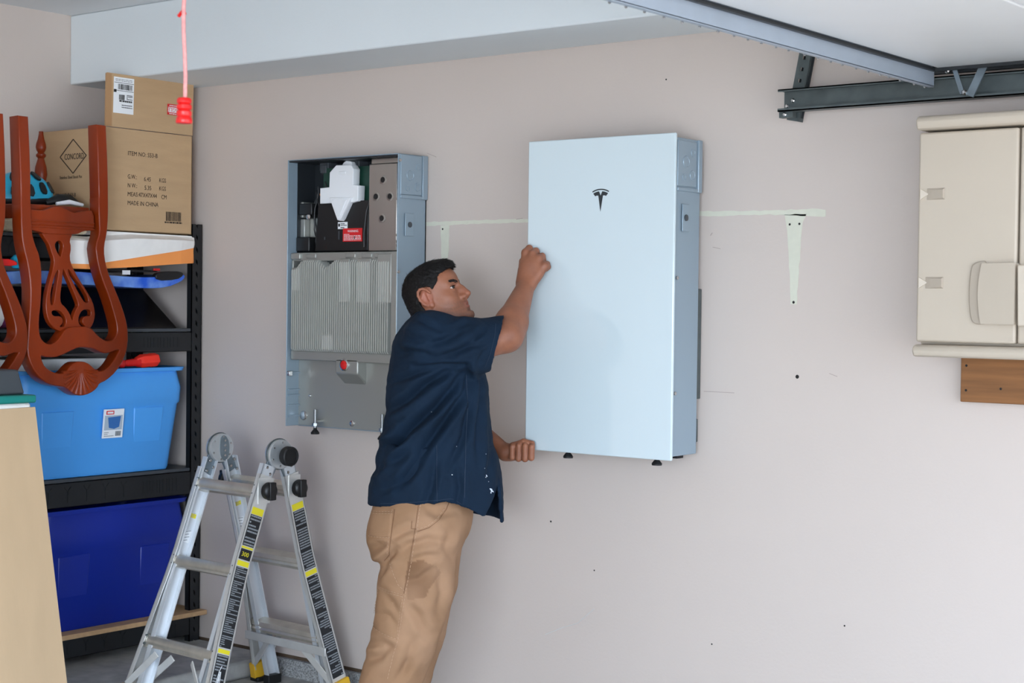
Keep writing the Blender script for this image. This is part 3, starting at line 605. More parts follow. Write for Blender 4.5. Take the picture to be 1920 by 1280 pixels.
b.build('white_deck', m_foamw, wbd)
b = MB(); wc = [(-.36, -.142, .026), (-.22, -.142, .050), (.0, -.128, .050), (.25, -.108, .042), (.33, -.103, .028), (.345, -.100, .016)]
for (y0, zb0, xb0), (y1, zb1, xb1), (_, z0, x0), (_, z1, x1) in zip(wc[:-1], wc[1:], wb2[:-1], wb2[1:]):
    b.hexa([(.008, y0, zb0), (xb0, y0, zb0), (xb1, y1, zb1), (.008, y1, zb1), (.008, y0, z0), (x0 - .001, y0, z0), (x1 - .001, y1, z1), (.008, y1, z1)])
b.build('orange_base', m_orange, wbd)
bl = thing('snow_sled', 'blue streaked plastic sled with black cut-out handle above the black tray', 'sled', (-2.2, -.6, 1.63))
pl_ = smooth_poly([(-.57, .02), (-.53, .045), (-.42, .062), (-.25, .068), (-.06, .066), (.10, .052), (.28, .050), (.40, .060), (.455, .068), (.462, .055), (.44, .035), (.36, .008), (.25, .002), (.0, .012), (-.25, .016), (-.57, .006)], 1)
MB().prism(pl_, -.34, .0, 'x').build('sled_body', m_blueb, bl, bevel=.012, seg=3)
MB().prism(smooth_poly([(.29, .066), (.34, .078), (.44, .080), (.45, .062), (.41, .042), (.30, .036)], 1), -.02, .006, 'x').build('handle_pad', m_black, bl, bevel=.004)
bg_ = tag(MB().prism(smooth_poly([(-.24, 0), (.06, .002), (.085, .007), (.04, .013), (-.24, .013)], 1), -.30, .0, 'x').build('flat_bag', m_black, bevel=.006, loc=(-2.232, -.34, 1.7)), 'flat black bag with white tag lying on the blue sled', 'bag')
MB().box((.0, -.115, -.010), (.003, -.075, .008)).build('white_tag', m_paper, bg_); MB().box((-.002, .05, .010), (.004, .085, .020)).build('red_tab', m_red, bg_, bevel=.001)
by = tag(MB().hexa([(-.04, -.43, 0), (.0, -.43, 0), (.0, .33, 0), (-.04, .33, 0), (-.20, -.43, .172), (-.165, -.43, .172), (-.165, .27, .172), (-.20, .27, .172)]).build('black_tray', mat('black_gloss', (17, 14, 14), .25), bevel=.006, loc=(-2.245, -.47, 1.4615)), 'large black plastic tray leaning back beneath the blue sled', 'tray')
# left edge of the shelf: more bits half out of the picture
tag(MB().lathe([(.0, 0), (.02, .004), (.030, .022), (.027, .042), (.014, .055), (.001, .058)], (0, 0, 0), (0, 0, 1), 20).build('toy_ball', m_cyan, smooth=True, loc=(-2.203, -.99, 1.70)), 'light blue toy resting on the left end of the sled', 'toy')
tag(MB().prism(smooth_poly([(-.05, 0), (.05, 0), (.05, .018), (0, .03), (-.05, .018)], 1), -.05, .05, 'x').build('red_toy', m_red, bevel=.003, loc=(-2.19, -1.085, 1.71)), 'red toy at the left end of the sled', 'toy')
pc = thing('rolled_towel', 'rolled purple towel with white stripes on the middle shelf behind the left chair', 'towel', (-2.31, -1.09, 1.461))
MB().lathe([(.01, -.13), (.055, -.125), (.06, -.09), (.06, .09), (.055, .125), (.01, .13)], (0, 0, .061), (0, 1, 0), 20).build('towel_roll', mat('purple_cloth', (120, 40, 90), .9), pc, smooth=True)
for y in (-.02, .05): MB().lathe([(.061, y), (.0615, y + .004), (.0615, y + .020), (.061, y + .024)], (0, 0, .061), (0, 1, 0), 20).build('white_stripe', m_foamw, pc, smooth=True)
# teal-lidded bin and case in front of the shelf, cardboard sheet leaning on them
tb = thing('laundry_bin', 'white plastic bin with teal lid behind the cardboard sheet', 'bin', (-1.88, -1.478, 0))
MB().hexa([(-.14, -.20, .0755), (.13, -.20, .0755), (.13, .20, .0755), (-.14, .20, .0755), (-.16, -.22, 1.205), (.15, -.22, 1.205), (.15, .22, 1.205), (-.16, .22, 1.205)]).build('tub', m_foamw, tb, bevel=.01)
MB().box((-.17, -.235, 1.205), (.16, .235, 1.234)).build('lid', m_teal, tb, bevel=.006)
tag(MB().hexa([(-.11, -.18, 0), (.11, -.18, 0), (.11, .165, 0), (-.11, .165, 0), (-.11, -.18, .09), (.09, -.18, .09), (.09, .15, .09), (-.11, .15, .09)]).build('tool_case', m_grey, bevel=.008, loc=(-1.88, -1.422, 1.2345)), 'dark grey case sitting on the teal lid', 'case')
cs = thing('cardboard_sheet', 'large plain cardboard sheet leaning at the left edge of the room', 'cardboard', (0, 0, 0))
MB().hexa([(-1.58, -2.0, .003), (-1.572, -2.0, .003), (-1.572, -1.185, .003), (-1.58, -1.185, .003), (-1.725, -1.98, 1.178), (-1.717, -1.98, 1.178), (-1.717, -1.251, 1.190), (-1.725, -1.251, 1.190)]).build('sheet', m_cards, cs)
MB().hexa([(-1.5715, -1.30, .004), (-1.5705, -1.30, .004), (-1.5705, -1.22, .004), (-1.5715, -1.22, .004), (-1.5895, -1.305, .15), (-1.5885, -1.305, .15), (-1.5885, -1.23, .15), (-1.5895, -1.23, .15)]).build('tape', m_tape, cs)

# ------------------------------------------------------------------ dining chairs stored upside down, backs hanging in front of the shelf
P_full = [(0.196,0.12),(0.195,0.018),(0.187,-0.051),(0.173,-0.099),(0.173,-0.146),(0.189,-0.207),(0.216,-0.261),(0.25,-0.329),(0.275,-0.391),(0.287,-0.44),(0.287,-0.502),(0.269,-0.557),(0.227,-0.611),(0.177,-0.645),(0.142,-0.655),(0.128,-0.677),(0.095,-0.695),(0.054,-0.702),(0.022,-0.694),(-0.006,-0.675),(-0.022,-0.663),(-0.058,-0.66),(-0.105,-0.648),(-0.144,-0.621),(-0.175,-0.581),(-0.194,-0.528),(-0.188,-0.463),(-0.181,-0.398),(-0.175,-0.333),(-0.173,-0.268),(-0.185,-0.183),(-0.204,-0.119),(-0.212,-0.061),(-0.213,0.095)]
P_outer = [(0.156,0.117),(0.157,0.009),(0.16,-0.052),(0.138,-0.102),(0.142,-0.141),(0.154,-0.195),(0.174,-0.248),(0.2,-0.303),(0.225,-0.371),(0.241,-0.426),(0.241,-0.46),(0.222,-0.486),(0.193,-0.495),(0.155,-0.483),(0.126,-0.459),(0.101,-0.435),(0.044,-0.433),(-0.012,-0.439),(-0.031,-0.464),(-0.059,-0.494),(-0.094,-0.505),(-0.129,-0.489),(-0.145,-0.457),(-0.145,-0.398),(-0.135,-0.332),(-0.129,-0.234),(-0.136,-0.156),(-0.161,-0.104),(-0.174,-0.053),(-0.177,0.097)]
P_hole = [(-0.14,-0.539),(-0.132,-0.569),(-0.117,-0.592),(-0.082,-0.613),(-0.042,-0.621),(-0.014,-0.611),(0.005,-0.592),(0.029,-0.575),(0.053,-0.573),(0.082,-0.577),(0.107,-0.594),(0.127,-0.611),(0.156,-0.617),(0.189,-0.603),(0.218,-0.576),(0.245,-0.539),(0.255,-0.523),(0.235,-0.519),(0.205,-0.529),(0.176,-0.534),(0.151,-0.526),(0.118,-0.512),(0.077,-0.507),(0.045,-0.507),(0.013,-0.518),(-0.027,-0.534),(-0.066,-0.545),(-0.105,-0.544),(-0.127,-0.537)]
P_splat = [(-0.105,-0.058),(-0.091,-0.077),(-0.071,-0.101),(-0.06,-0.134),(-0.047,-0.163),(-0.053,-0.199),(-0.072,-0.253),(-0.087,-0.306),(-0.091,-0.358),(-0.081,-0.401),(-0.059,-0.428),(-0.031,-0.443),(-0.012,-0.445),(0.044,-0.438),(0.101,-0.441),(0.122,-0.432),(0.138,-0.401),(0.142,-0.371),(0.132,-0.33),(0.1,-0.283),(0.063,-0.237),(0.033,-0.191),(0.02,-0.154),(0.029,-0.111),(0.021,-0.083),(0.038,-0.054)]
P_holes = [[(-0.026,-0.083),(-0.042,-0.093),(-0.047,-0.108),(-0.037,-0.133),(-0.02,-0.156),(-0.012,-0.132),(-0.006,-0.107),(-0.012,-0.092)],[(-0.039,-0.207),(-0.032,-0.21),(-0.037,-0.245),(-0.046,-0.292),(-0.052,-0.335),(-0.066,-0.337),(-0.068,-0.305),(-0.06,-0.259),(-0.049,-0.226)],[(0.022,-0.204),(0.032,-0.205),(0.051,-0.234),(0.08,-0.27),(0.1,-0.304),(0.104,-0.327),(0.086,-0.329),(0.068,-0.301),(0.043,-0.257),(0.027,-0.224)],[(-0.008,-0.201),(-0.002,-0.201),(0.015,-0.235),(0.035,-0.278),(0.056,-0.324),(0.062,-0.344),(0.049,-0.361),(0.039,-0.385),(0.033,-0.406),(0.026,-0.398),(0.018,-0.375),(0.0,-0.351),(-0.02,-0.336),(-0.022,-0.305),(-0.014,-0.258)],[(-0.063,-0.368),(-0.045,-0.362),(-0.024,-0.366),(-0.006,-0.385),(0.001,-0.408),(-0.007,-0.428),(-0.024,-0.431),(-0.032,-0.425),(-0.018,-0.413),(-0.018,-0.398),(-0.028,-0.389),(-0.045,-0.391),(-0.059,-0.385)],[(0.12,-0.364),(0.101,-0.358),(0.08,-0.364),(0.067,-0.385),(0.064,-0.408),(0.073,-0.426),(0.093,-0.43),(0.099,-0.424),(0.086,-0.413),(0.086,-0.398),(0.097,-0.389),(0.111,-0.39),(0.121,-0.383)]]
P_rail = [(-0.177,0.029),(-0.14,0.026),(-0.105,0.026),(-0.082,0.033),(-0.054,0.044),(-0.027,0.046),(0.005,0.038),(0.037,0.025),(0.065,0.027),(0.098,0.037),(0.135,0.038),(0.135,-0.038),(0.107,-0.038),(0.082,-0.043),(0.062,-0.052),(0.038,-0.057),(-0.038,-0.059),(-0.101,-0.059),(-0.124,-0.052),(-0.151,-0.048),(-0.176,-0.05)]

def widen(p, k):
    cx_, cy_ = sum(q[0] for q in p) / len(p), sum(q[1] for q in p) / len(p); return [(cx_ + (q[0] - cx_) * k, cy_ + (q[1] - cy_) * (1 + (k - 1) * .4)) for q in p]
P_holes = [widen(p, k) for p, k in zip(P_holes, (1.15, 1.35, 1.3, 1.12, 1.2, 1.2))]
def chair(label, loc):
    t = thing('dining_chair', label, 'chair', loc, 0, 'upside-down dining chairs')
    F = frame((0, 0, 0), (0, 1, 0), (-.03, 0, 1))          # back plane, facing out of the shelf
    flat([P_full + P_outer[::-1], P_hole], .052, 'back_frame', m_cherry, t, F, bevel=.005, smooth_it=1)
    flat([P_splat] + P_holes, .020, 'splat', m_cherry, t, F @ Matrix.Translation((0, 0, -.004)), bevel=.003, smooth_it=1)
    flat([P_rail], .030, 'back_rail', m_cherry, t, F @ Matrix.Translation((0, 0, .0)), bevel=.003, smooth_it=1)
    g = MB()
    for z in (-.012, -.026, -.036): g.tube([(.019 - .03 * z, -.170, z), (.019 - .03 * z, .136, z)], .0035, 6)
    g.build('rail_moulding', m_cherry, t, smooth=True)
    # carved shell on the crest
    sc = MB(); c0 = (.052, -.612)
    for i in range(13):
        a = math.radians(180 + 15 * i); r = .088 if 1 < i < 11 else .082
        e = (c0[0] + r * math.cos(a) * 1.02, c0[1] + r * math.sin(a))
        sc.tube([F @ Vector((c0[0], c0[1] + .012, .026)), F @ Vector(((c0[0] * .45 + e[0] * .55), (c0[1] * .45 + e[1] * .55), .030)), F @ Vector((e[0], e[1], .025))], [.003, .0075, .0095], 8)
    sc.build('carved_shell', m_cherry, t, smooth=True)
    for pl in ([(.158, .07), (.195, .07), (.196, .15), (.194, .26), (.189, .385), (.153, .385), (.155, .26), (.157, .15)], [(-.213, .05), (-.177, .05), (-.176, .15), (-.178, .26), (-.183, .385), (-.219, .385), (-.216, .26), (-.213, .15)]):
        flat([pl], .0522, 'leg', m_cherry, t, F, bevel=.005)   # rear legs rising past the seat
    # seat frame and cushion, lying face down on the shelf
    s = MB(); s.prism([(-.175, -.03), (.165, -.03), (.185, -.42), (-.20, -.42)], -.005, .05, 'z') if False else s.hexa([(-.42, -.215, -.002), (-.03, -.17, -.002), (-.03, .15, -.002), (-.42, .195, -.002), (-.42, -.215, .055), (-.03, -.17, .055), (-.03, .15, .055), (-.42, .195, .055)])
    s.build('seat_frame', m_cherry, t, bevel=.004)
    MB().hexa([(-.41, -.205, -.054), (-.035, -.165, -.054), (-.035, .145, -.054), (-.41, .185, -.054), (-.425, -.22, -.002), (-.022, -.175, -.002), (-.022, .155, -.002), (-.425, .20, -.002)]).build('cushion', m_cushion, t, bevel=.012, seg=3)
    prof = [(.020, .05), (.021, .10), (.015, .112), (.024, .122), (.020, .134), (.016, .15), (.022, .18), (.027, .205), (.024, .235), (.016, .262), (.013, .272), (.02, .28), (.0205, .288), (.013, .296), (.019, .306), (.022, .318), (.0205, .332), (.014, .352), (.0095, .375), (.0095, .385)]
    for y in (-.185, .163): MB().lathe(prof, (-.375, y, 0), (0, 0, 1), 20).build('leg', m_cherry, t, smooth=True)
    return t
c1 = chair('upside-down cherry wood dining chair with lyre back, nearer the tall box', (-2.13, -.83, 1.902))
c2 = copy_tree(c1); c2.location = (-2.115, -1.325, 1.90); c2['label'] = 'upside-down cherry wood dining chair cut off by the left picture edge'
# cycling helmet and strap things lying between the chair legs
hm_ = thing('bicycle_helmet', 'turquoise bicycle helmet with black vents between the upturned chair legs', 'helmet', (-2.40, -.84, 1.985))
hb = MB(); vs = []; nr, nc = 9, 24
for i in range(nr):
    a = math.radians(90 * i / (nr - 1))
    for k_ in range(nc):
        q = 2 * math.pi * k_ / nc; rr = 1 + .04 * math.cos(6 * q) * math.cos(a)
        vs.append((.10 * rr * math.cos(a) * math.cos(q), .135 * rr * math.cos(a) * math.sin(q) , .12 * math.sin(a)))
hb.add(vs, [(i * nc + k_, i * nc + (k_ + 1) % nc, (i + 1) * nc + (k_ + 1) % nc, (i + 1) * nc + k_) for i in range(nr - 1) for k_ in range(nc)] + [tuple(range(nc - 1, -1, -1))])
hb.build('helmet_shell', m_cyan, hm_, smooth=True)
for q, a, s_ in ((-.9, 25, 1), (-.4, 20, 1.1), (.1, 22, 1.1), (.6, 25, 1), (1.1, 25, 1), (-.6, 55, .8), (0, 55, .8), (.7, 55, .8), (-1.4, 30, .9)):
    a = math.radians(a); n = Vector((math.cos(a) * math.cos(q) / .10, math.cos(a) * math.sin(q) / .135, math.sin(a) / .12)).normalized()
    p = Vector((.102 * math.cos(a) * math.cos(q), .137 * math.cos(a) * math.sin(q), .122 * math.sin(a)))
    t_ = Vector((0, 0, 1)); t_ = (t_ - n * t_.dot(n)).normalized(); sd = n.cross(t_)
    flat([smooth_poly([(-.014 * s_, -.026), (.014 * s_, -.02), (.012 * s_, .026), (-.010 * s_, .022)], 1)], .008, 'vent', m_black, hm_, frame(p, sd, t_), bevel=.001)
MB().lathe([(.098, -.012), (.104, -.004), (.104, .008), (.098, .012)], (0, 0, .0), (0, 0, 1), 28).build('helmet_rim', m_black, hm_, smooth=True)
for ob in [o_ for o_ in bpy.data.objects if o_.parent == hm_ and o_.name.startswith('helmet_rim')]: ob.scale = (1, 1.33, 1)
hm_.rotation_euler = (.06, .10, -.3)
gl = thing('work_gloves', 'black and white folded strap beside the turquoise helmet', 'strap', (-2.30, -.70, 1.962))
MB().tube([(0, -.09, .012), (.01, -.04, .03), (0, .02, .034), (-.01, .07, .02)], [.012, .02, .022, .012], 10).build('black_strap', m_black, gl, smooth=True)
MB().tube([(.03, -.06, .01), (.035, .0, .02), (.03, .07, .012)], [.007, .010, .007], 8).build('white_strap', m_paper, gl, smooth=True)
gl.name = 'folded_strap'
# ------------------------------------------------------------------ folding aluminium ladder (local x across it, y towards the wall)
ld = thing('folding_ladder', 'aluminium folding ladder set up as an A-frame with black knobs', 'ladder', (-1.462, -.44, 0), math.radians(-4))
m_hinge = mat('hinge_steel', (196, 200, 202), .36, metal=.6, var=.06, scale=20)
ZH, OFF = .995, .035
TTS = {-1: .36, 1: .25}
WT = .19                                                    # half width at the straight rails
def pt(side, x, z, d=0.):                                   # point on a leg frame: side -1 front, +1 rear; d along its outward normal
    TT = TTS[side]; n = Vector((0, side, TT)).normalized()
    return Vector((x, side * (OFF + TT * (ZH - z)), z)) + n * d
def rail(name, side, pts, web, flange, m, thick=.004, parent=ld):   # C-channel rail through points (x, z); web faces outward in x
    mb = MB(); s = 1 if pts[0][0] > 0 else -1
    for (xa, za), (xb, zb) in zip(pts[:-1], pts[1:]):
        a0, a1 = pt(side, xa, za, web / 2), pt(side, xa, za, -web / 2); b0, b1 = pt(side, xb, zb, web / 2), pt(side, xb, zb, -web / 2)
        def slabq(p, q, r, t_, off):
            p2, q2, r2, t2 = (v_ + Vector((off, 0, 0)) for v_ in (p, q, r, t_)); mb.hexa([p, q, q2, p2, t_, r, r2, t2])
        slabq(a0, a1, b1, b0, -s * thick)
        n = (a0 - a1).normalized() * thick
        for p, q, sg in ((a0, b0, -1), (a1, b1, 1)):
            f = Vector((-s * flange, 0, 0)); mb.hexa([p, p + f, p + f + n * sg, p + n * sg, q, q + f, q + f + n * sg, q + n * sg])
    return mb.build(name, m, parent)
rungz = (.856, .560, .256)
for side in (-1, 1):
    for s in (-1, 1):
        r = rail('inner_rail', side, [(s * WT, .955), (s * WT, .03 if side > 0 else .05)], .058, .026, m_aluw)
        ro = rail('outer_rail', side, [(s * (WT + .006), .915), (s * (WT + .006), .60), (s * (WT + .014), .50), (s * (WT + .065), .06)], .074, .022, m_alu)
        # foot
        p = pt(side, s * (WT + .068), .0)
        f = MB(); y0 = p.y
        f.box((p.x - .020 - (s > 0) * .012, y0 - .045, 0), (p.x + .020 + (s < 0) * .012, y0 + .045, .018)); f.build('rubber_foot', m_rubber, ld, bevel=.004)
        f = MB(); q0, q1 = pt(side, s * (WT + .0665), .02), pt(side, s * (WT + .060), .085)
        f.bar(q0, q1, .036, .080, (0, 1, 0)); f.build('yellow_boot', m_yelr, ld, bevel=.004)
        f = MB(); q = pt(side, s * (WT - .013), .03); f.box((q.x - .018, q.y - .034, q.z - .03 + .001), (q.x + .018, q.y + .034, q.z + .008)); f.build('rubber_foot', m_rubber, ld, bevel=.003)
        # hinge plate shank bolted to the rail
        h = MB(); h.bar(pt(side, s * (WT - .006), .90), (s * (WT - .006), side * .012, ZH), .010, .052, (0, 1, 0)); hp_ = h.build('hinge_shank', m_galv, ld, bevel=.002)
        for z, dd in ((.905, .014), (.925, -.012), (.945, .010)):
            c_ = pt(side, s * WT + (0 if s > 0 else -.0), z, dd)
            MB().lathe([(.0065, -.002), (.006, .003), (.002, .005)], (c_.x, c_.y, c_.z), (1, 0, 0), 10).build('rivet', m_chrome, hp_, smooth=True)
            MB().lathe([(.0065, -.002), (.006, .003), (.002, .005)], (s * (WT - .026), c_.y, c_.z), (1, 0, 0), 10).build('rivet', m_chrome, hp_, smooth=True)
    for i, z in enumerate(rungz):
        hw = WT + (.0, .006, .032)[i]; D = .040
        a, b = pt(side, -hw, z), pt(side, hw, z); nrm = Vector((0, side, TTS[side])).normalized(); up = Vector((1, 0, 0)).cross(nrm) * (1 if side < 0 else -1); up = up if up.z > 0 else -up
        rb_ = MB(); prof = [(.016, .021), (.028, .018), (.034, .008), (.034, -.008), (.030, -.016), (.026, -.018), (.027, -.026), (-.024, -.026), (-.030, -.012), (-.024, -.004), (-.030, .004), (-.024, .019)]
        n = len(prof); vs = []
        for x in (-hw, -hw + .045, hw - .045, hw):
            k_ = 1.12 if abs(x) == hw else 1.
            c_ = pt(side, x, z); vs += [c_ + nrm * p * (.9 if abs(x) == hw else 1) + up * q * k_ for p, q in prof]
        fs = [(j * n + q, j * n + (q + 1) % n, (j + 1) * n + (q + 1) % n, (j + 1) * n + q) for j in range(3) for q in range(n)] + [tuple(range(n)), tuple(3 * n + q for q in range(n - 1, -1, -1))]
        rg = rb_.add(vs, fs).build('rung', m_aluo, ld, smooth=True)
        for x in (-hw + .012, hw - .012):
            for q in (-.016, .016):
                c_ = pt(side, x, z, .034) + up * q
                MB().lathe([(.0055, -.004), (.005, .002), (.002, .0035)], c_, nrm, 8).build('rivet', m_galvd, rg, smooth=True)
    # brace bar and diagonal struts on the flared lower section
    if side > 0:
        z = .215; b_ = MB(); b_.bar(pt(side, -.25, z, -.040), pt(side, .25, z, -.040), .006, .034, (0, 0, 1)); b_.build('brace_bar', m_alu, ld, bevel=.002)
    for s in (-1, 1):
        b_ = MB(); z0 = .215
        b_.bar(pt(side, s * .10, z0, -.036), pt(side, s * (WT + .050), .085, -.034), .006, .028, (0, 0, 1)); b_.build('diagonal_strut', m_alu, ld, bevel=.0015)
        b_ = MB(); b_.bar(pt(side, s * .11, z0, .036), pt(side, s * (WT + .050), .085, .036), .006, .026, (0, 0, 1)); b_.build('diagonal_strut', m_alu, ld, bevel=.0015)
for s in (-1, 1):                                           # hinge discs
    prof = [(.058, -.016), (.060, -.013), (.060, .013), (.058, .016)]
    d = MB().lathe([(.012, -.0165), (.056, -.016), (.058, -.012), (.058, .012), (.056, .016), (.012, .0165)], (s * (WT - .006), 0, ZH), (1, 0, 0), 36).build('hinge_disc', m_hinge, ld, bevel=.0)
    d.data.set_sharp_from_angle(angle=.6)
    MB().lathe([(.060, -.004), (.0615, -.002), (.0615, .002), (.060, .004)], (s * (WT - .006), 0, ZH), (1, 0, 0), 36).build('hinge_rim', m_galvd, d)
    for a in range(6):
        q = a * math.pi / 3 + .4; MB().lathe([(.0045, 0), (.004, .003), (.001, .004)], (s * (WT - .006) + .016, .046 * math.cos(q), ZH + .046 * math.sin(q)), (1, 0, 0), 8).build('rivet', m_chrome, d, smooth=True)
MB().lathe([(.010, 0), (.010, .020), (.036, .022), (.038, .027), (.038, .050), (.034, .054), (.030, .054), (.028, .050), (.010, .050)], (WT + .01, .006, ZH - .005), (1, 0, 0), 32).build('hinge_knob', m_rubber, ld, smooth=True)
fl_ = flat([smooth_poly([(-.018, .046), (.004, .05), (.022, .02), (.022, -.03), (.006, -.052), (-.01, -.048), (-.024, -.02), (-.024, .02)], 1)], .006, 'lock_plate', m_galv, ld, frame((-WT + .020, .012, ZH), (0, 1, 0), (0, 0, 1)), bevel=.001)
for z in (-.03, -.01, .01, .03): MB().lathe([(.005, 0), (.005, .003), (.002, .004)], (-WT + .0235, .012, ZH + z), (1, 0, 0), 10).build('plate_boss', m_chrome, fl_, smooth=True)
for side in (-1, 1):                                        # locking knobs on the outer rails
    for s in (1, -1):
        if s < 0 and side < 0: continue
        c_ = pt(side, s * (WT + .004), .862)
        f = MB(); f.lathe([(.012, 0), (.014, .020), (.030, .022), (.034, .028), (.032, .046), (.024, .054), (.012, .056)], c_, (s, 0, 0), 24); f.bar(c_ + Vector((s * .05, 0, -.034)), c_ + Vector((s * .05, 0, .034)), .030, .022, (1, 0, 0))
        f.build('lock_knob', m_black, ld, bevel=.003)
        f = MB(); f.bar(c_ + Vector((s * .004, 0, -.05)), c_ + Vector((s * .004, 0, .05)), .056, .004, (1, 0, 0)); f.build('knob_plate', m_alu, ld)
# printed labels on the outward webs of the near rails
def label_strip(side, za, zb, m, name, xo=.0115, wd=.056, d0=0.):
    def X(z): return WT + (.006 if z > .6 else .006 + (.6 - z) * .08 if z > .5 else .014 + (.5 - z) * .1159) + .0006
    zs = sorted({za, zb} | {z for z in (.60, .50) if min(za, zb) < z < max(za, zb)}, reverse=True); mb = MB()
    for z0, z1 in zip(zs[:-1], zs[1:]):
        a0, a1, b1, b0 = pt(side, X(z0), z0, wd / 2), pt(side, X(z0), z0, -wd / 2), pt(side, X(z1), z1, -wd / 2), pt(side, X(z1), z1, wd / 2); e = Vector((.0005 + d0, 0, 0))
        mb.hexa([a0 - Vector((.001, 0, 0)), a1 - Vector((.001, 0, 0)), a1 + e, a0 + e, b0 - Vector((.001, 0, 0)), b1 - Vector((.001, 0, 0)), b1 + e, b0 + e])
    return mb.build(name, m, ld), X
def strip_frame(side, z, X):                                # frame with x along the rail downwards... text reads up the rail
    o = pt(side, X(z), z); dn = (pt(side, X(z - .05), z - .05) - o)
    ac = pt(side, X(z), z, .01) - o
    return o, dn.normalized(), ac.normalized()
for side in (-1, 1):
    rn = random.Random(side + 5)
    top = .795
    segs = [(.795, .770, m_yellow, 0), (.768, .655, m_label, 6), (.652, .645, m_yellow, 0), (.643, .605, m_label, 0), (.600, .582, m_yellow, 0), (.578, .292, m_label, 24), (.286, .272, m_yellow, 0), (.268, .098, m_label, 10), (.094, .088, m_yellow, 0)] if side < 0 else \
           [(.800, .775, m_yellow, 0), (.772, .535, m_label, 14), (.530, .512, m_yellow, 0), (.508, .10, m_label, 26)]
    for za, zb, m, rows in segs:
        o_, X = label_strip(side, za, zb, m, 'warning_label' if rows else 'label_band')
        if rows:
            rows = int(rows * 1.7); pr_ = MB(); L = za - zb
            for (a0, b0, a1, b1) in greek(0, 1, 0, 1, rows, .5, rows + side):   # a: across, b: along
                z0, z1 = za - b0 * L, za - b1 * L
                if 6 < rows * b0 % 9 < 6.6: continue
                w0, w1 = .025 - a0 * .050, .025 - a1 * .050
                p = [pt(side, X(z0), z0, w0), pt(side, X(z0), z0, w1), pt(side, X(z1), z1, w1), pt(side, X(z1), z1, w0)]; e = Vector((.0011, 0, 0))
                pr_.hexa([q for q in p] + [q + e for q in p])
            pr_.build('label_print', m_labgrey, o_, kind='stuff')
def strip_text(side, s, z, size, m, sx=1., along=False, d=.021):
    X = lambda q: WT + (.006 if q > .6 else .006 + (.6 - q) * .08 if q > .5 else .014 + (.5 - q) * .1159) + .0012
    o = pt(side, X(z), z); up = (pt(side, X(z + .03), z + .03) - o).normalized(); ac = (pt(side, X(z), z, -.01) - o).normalized() * (1 if side < 0 else -1)
    o = pt(side, X(z), z, d if side < 0 else -d) + Vector((.0012, 0, 0))
    Q = frame(o, ac, up) if not along else frame(pt(side, X(z), z, -.014) + Vector((.0012, 0, 0)), up, -ac)
    me = text_mesh(s, size, Q, sx); return link(me, 'lettering', m, ld)
strip_text(-1, '300', .617, .024, m_yellow, 1.0)
# small ladder diagram on the lower black label and triangle marks
dg = MB()
def dl_(x0, z0, x1, z1):
    X = lambda q: WT + .014 + (.5 - q) * .1159 + .0022
    dg.bar(pt(-1, X(z0), z0, -x0), pt(-1, X(z1), z1, -x1), .0022, .0012, (1, 0, 0))
for a in ((-.013, .12, -.004, .21), (.013, .12, .004, .21), (-.004, .21, .004, .23), (-.011, .14, -.006, .14), (-.009, .16, -.003, .16), (-.007, .18, .004, .18), (.006, .14, .012, .14), (.004, .16, .010, .16), (-.010, .15, .012, .15), (.003, .12, .0, .21), (-.003, .12, -.001, .2)): dl_(*a)
dg.build('label_diagram', m_paper, ld, kind='stuff')
lg_, X = label_strip(-1, .084, .02, m_label, 'maker_label', d0=.001)
strip_text(-1, 'LADDERS', .028, .015, m_paper, .9, True)
# stickers on the bright inner faces of the far rails
for side, z0 in ((-1, .74), (1, .77)):
    for dz_, hh, m, nm in ((0, .016, m_yellow, 'yellow_sticker'), (-.065, .045, m_paper, 'white_sticker')):
        a, b_ = pt(side, -WT + .0045, z0 + dz_), pt(side, -WT + .0045, z0 + dz_ - hh)
        k_ = MB().bar(a, b_, .034, .001, (1, 0, 0)); k_ = k_.build(nm, m, ld)
        q = MB()
        for r in range(4):
            t0 = (r + .25) / 4; a2 = a.lerp(b_, t0) + Vector((.0008, 0, 0)); q.bar(a2 + Vector((0, -.013, 0)), a2 + Vector((0, .013 - .006 * (r % 2), 0)), .0025 if hh > .02 else .0012, .0008, (1, 0, 0))
        q.build('sticker_print', m_labgrey, k_, kind='stuff')
sg = MB().tube([pt(-1, -.16, .42, -.03), pt(-1, -.10, .455, -.045), pt(-1, -.04, .475, -.04), pt(-1, .03, .528, -.02)], .0011, 5).build('loose_string', mat('string', (190, 190, 186), .8)); tag(sg, 'thin loose string caught under the middle front rung of the ladder', 'string')
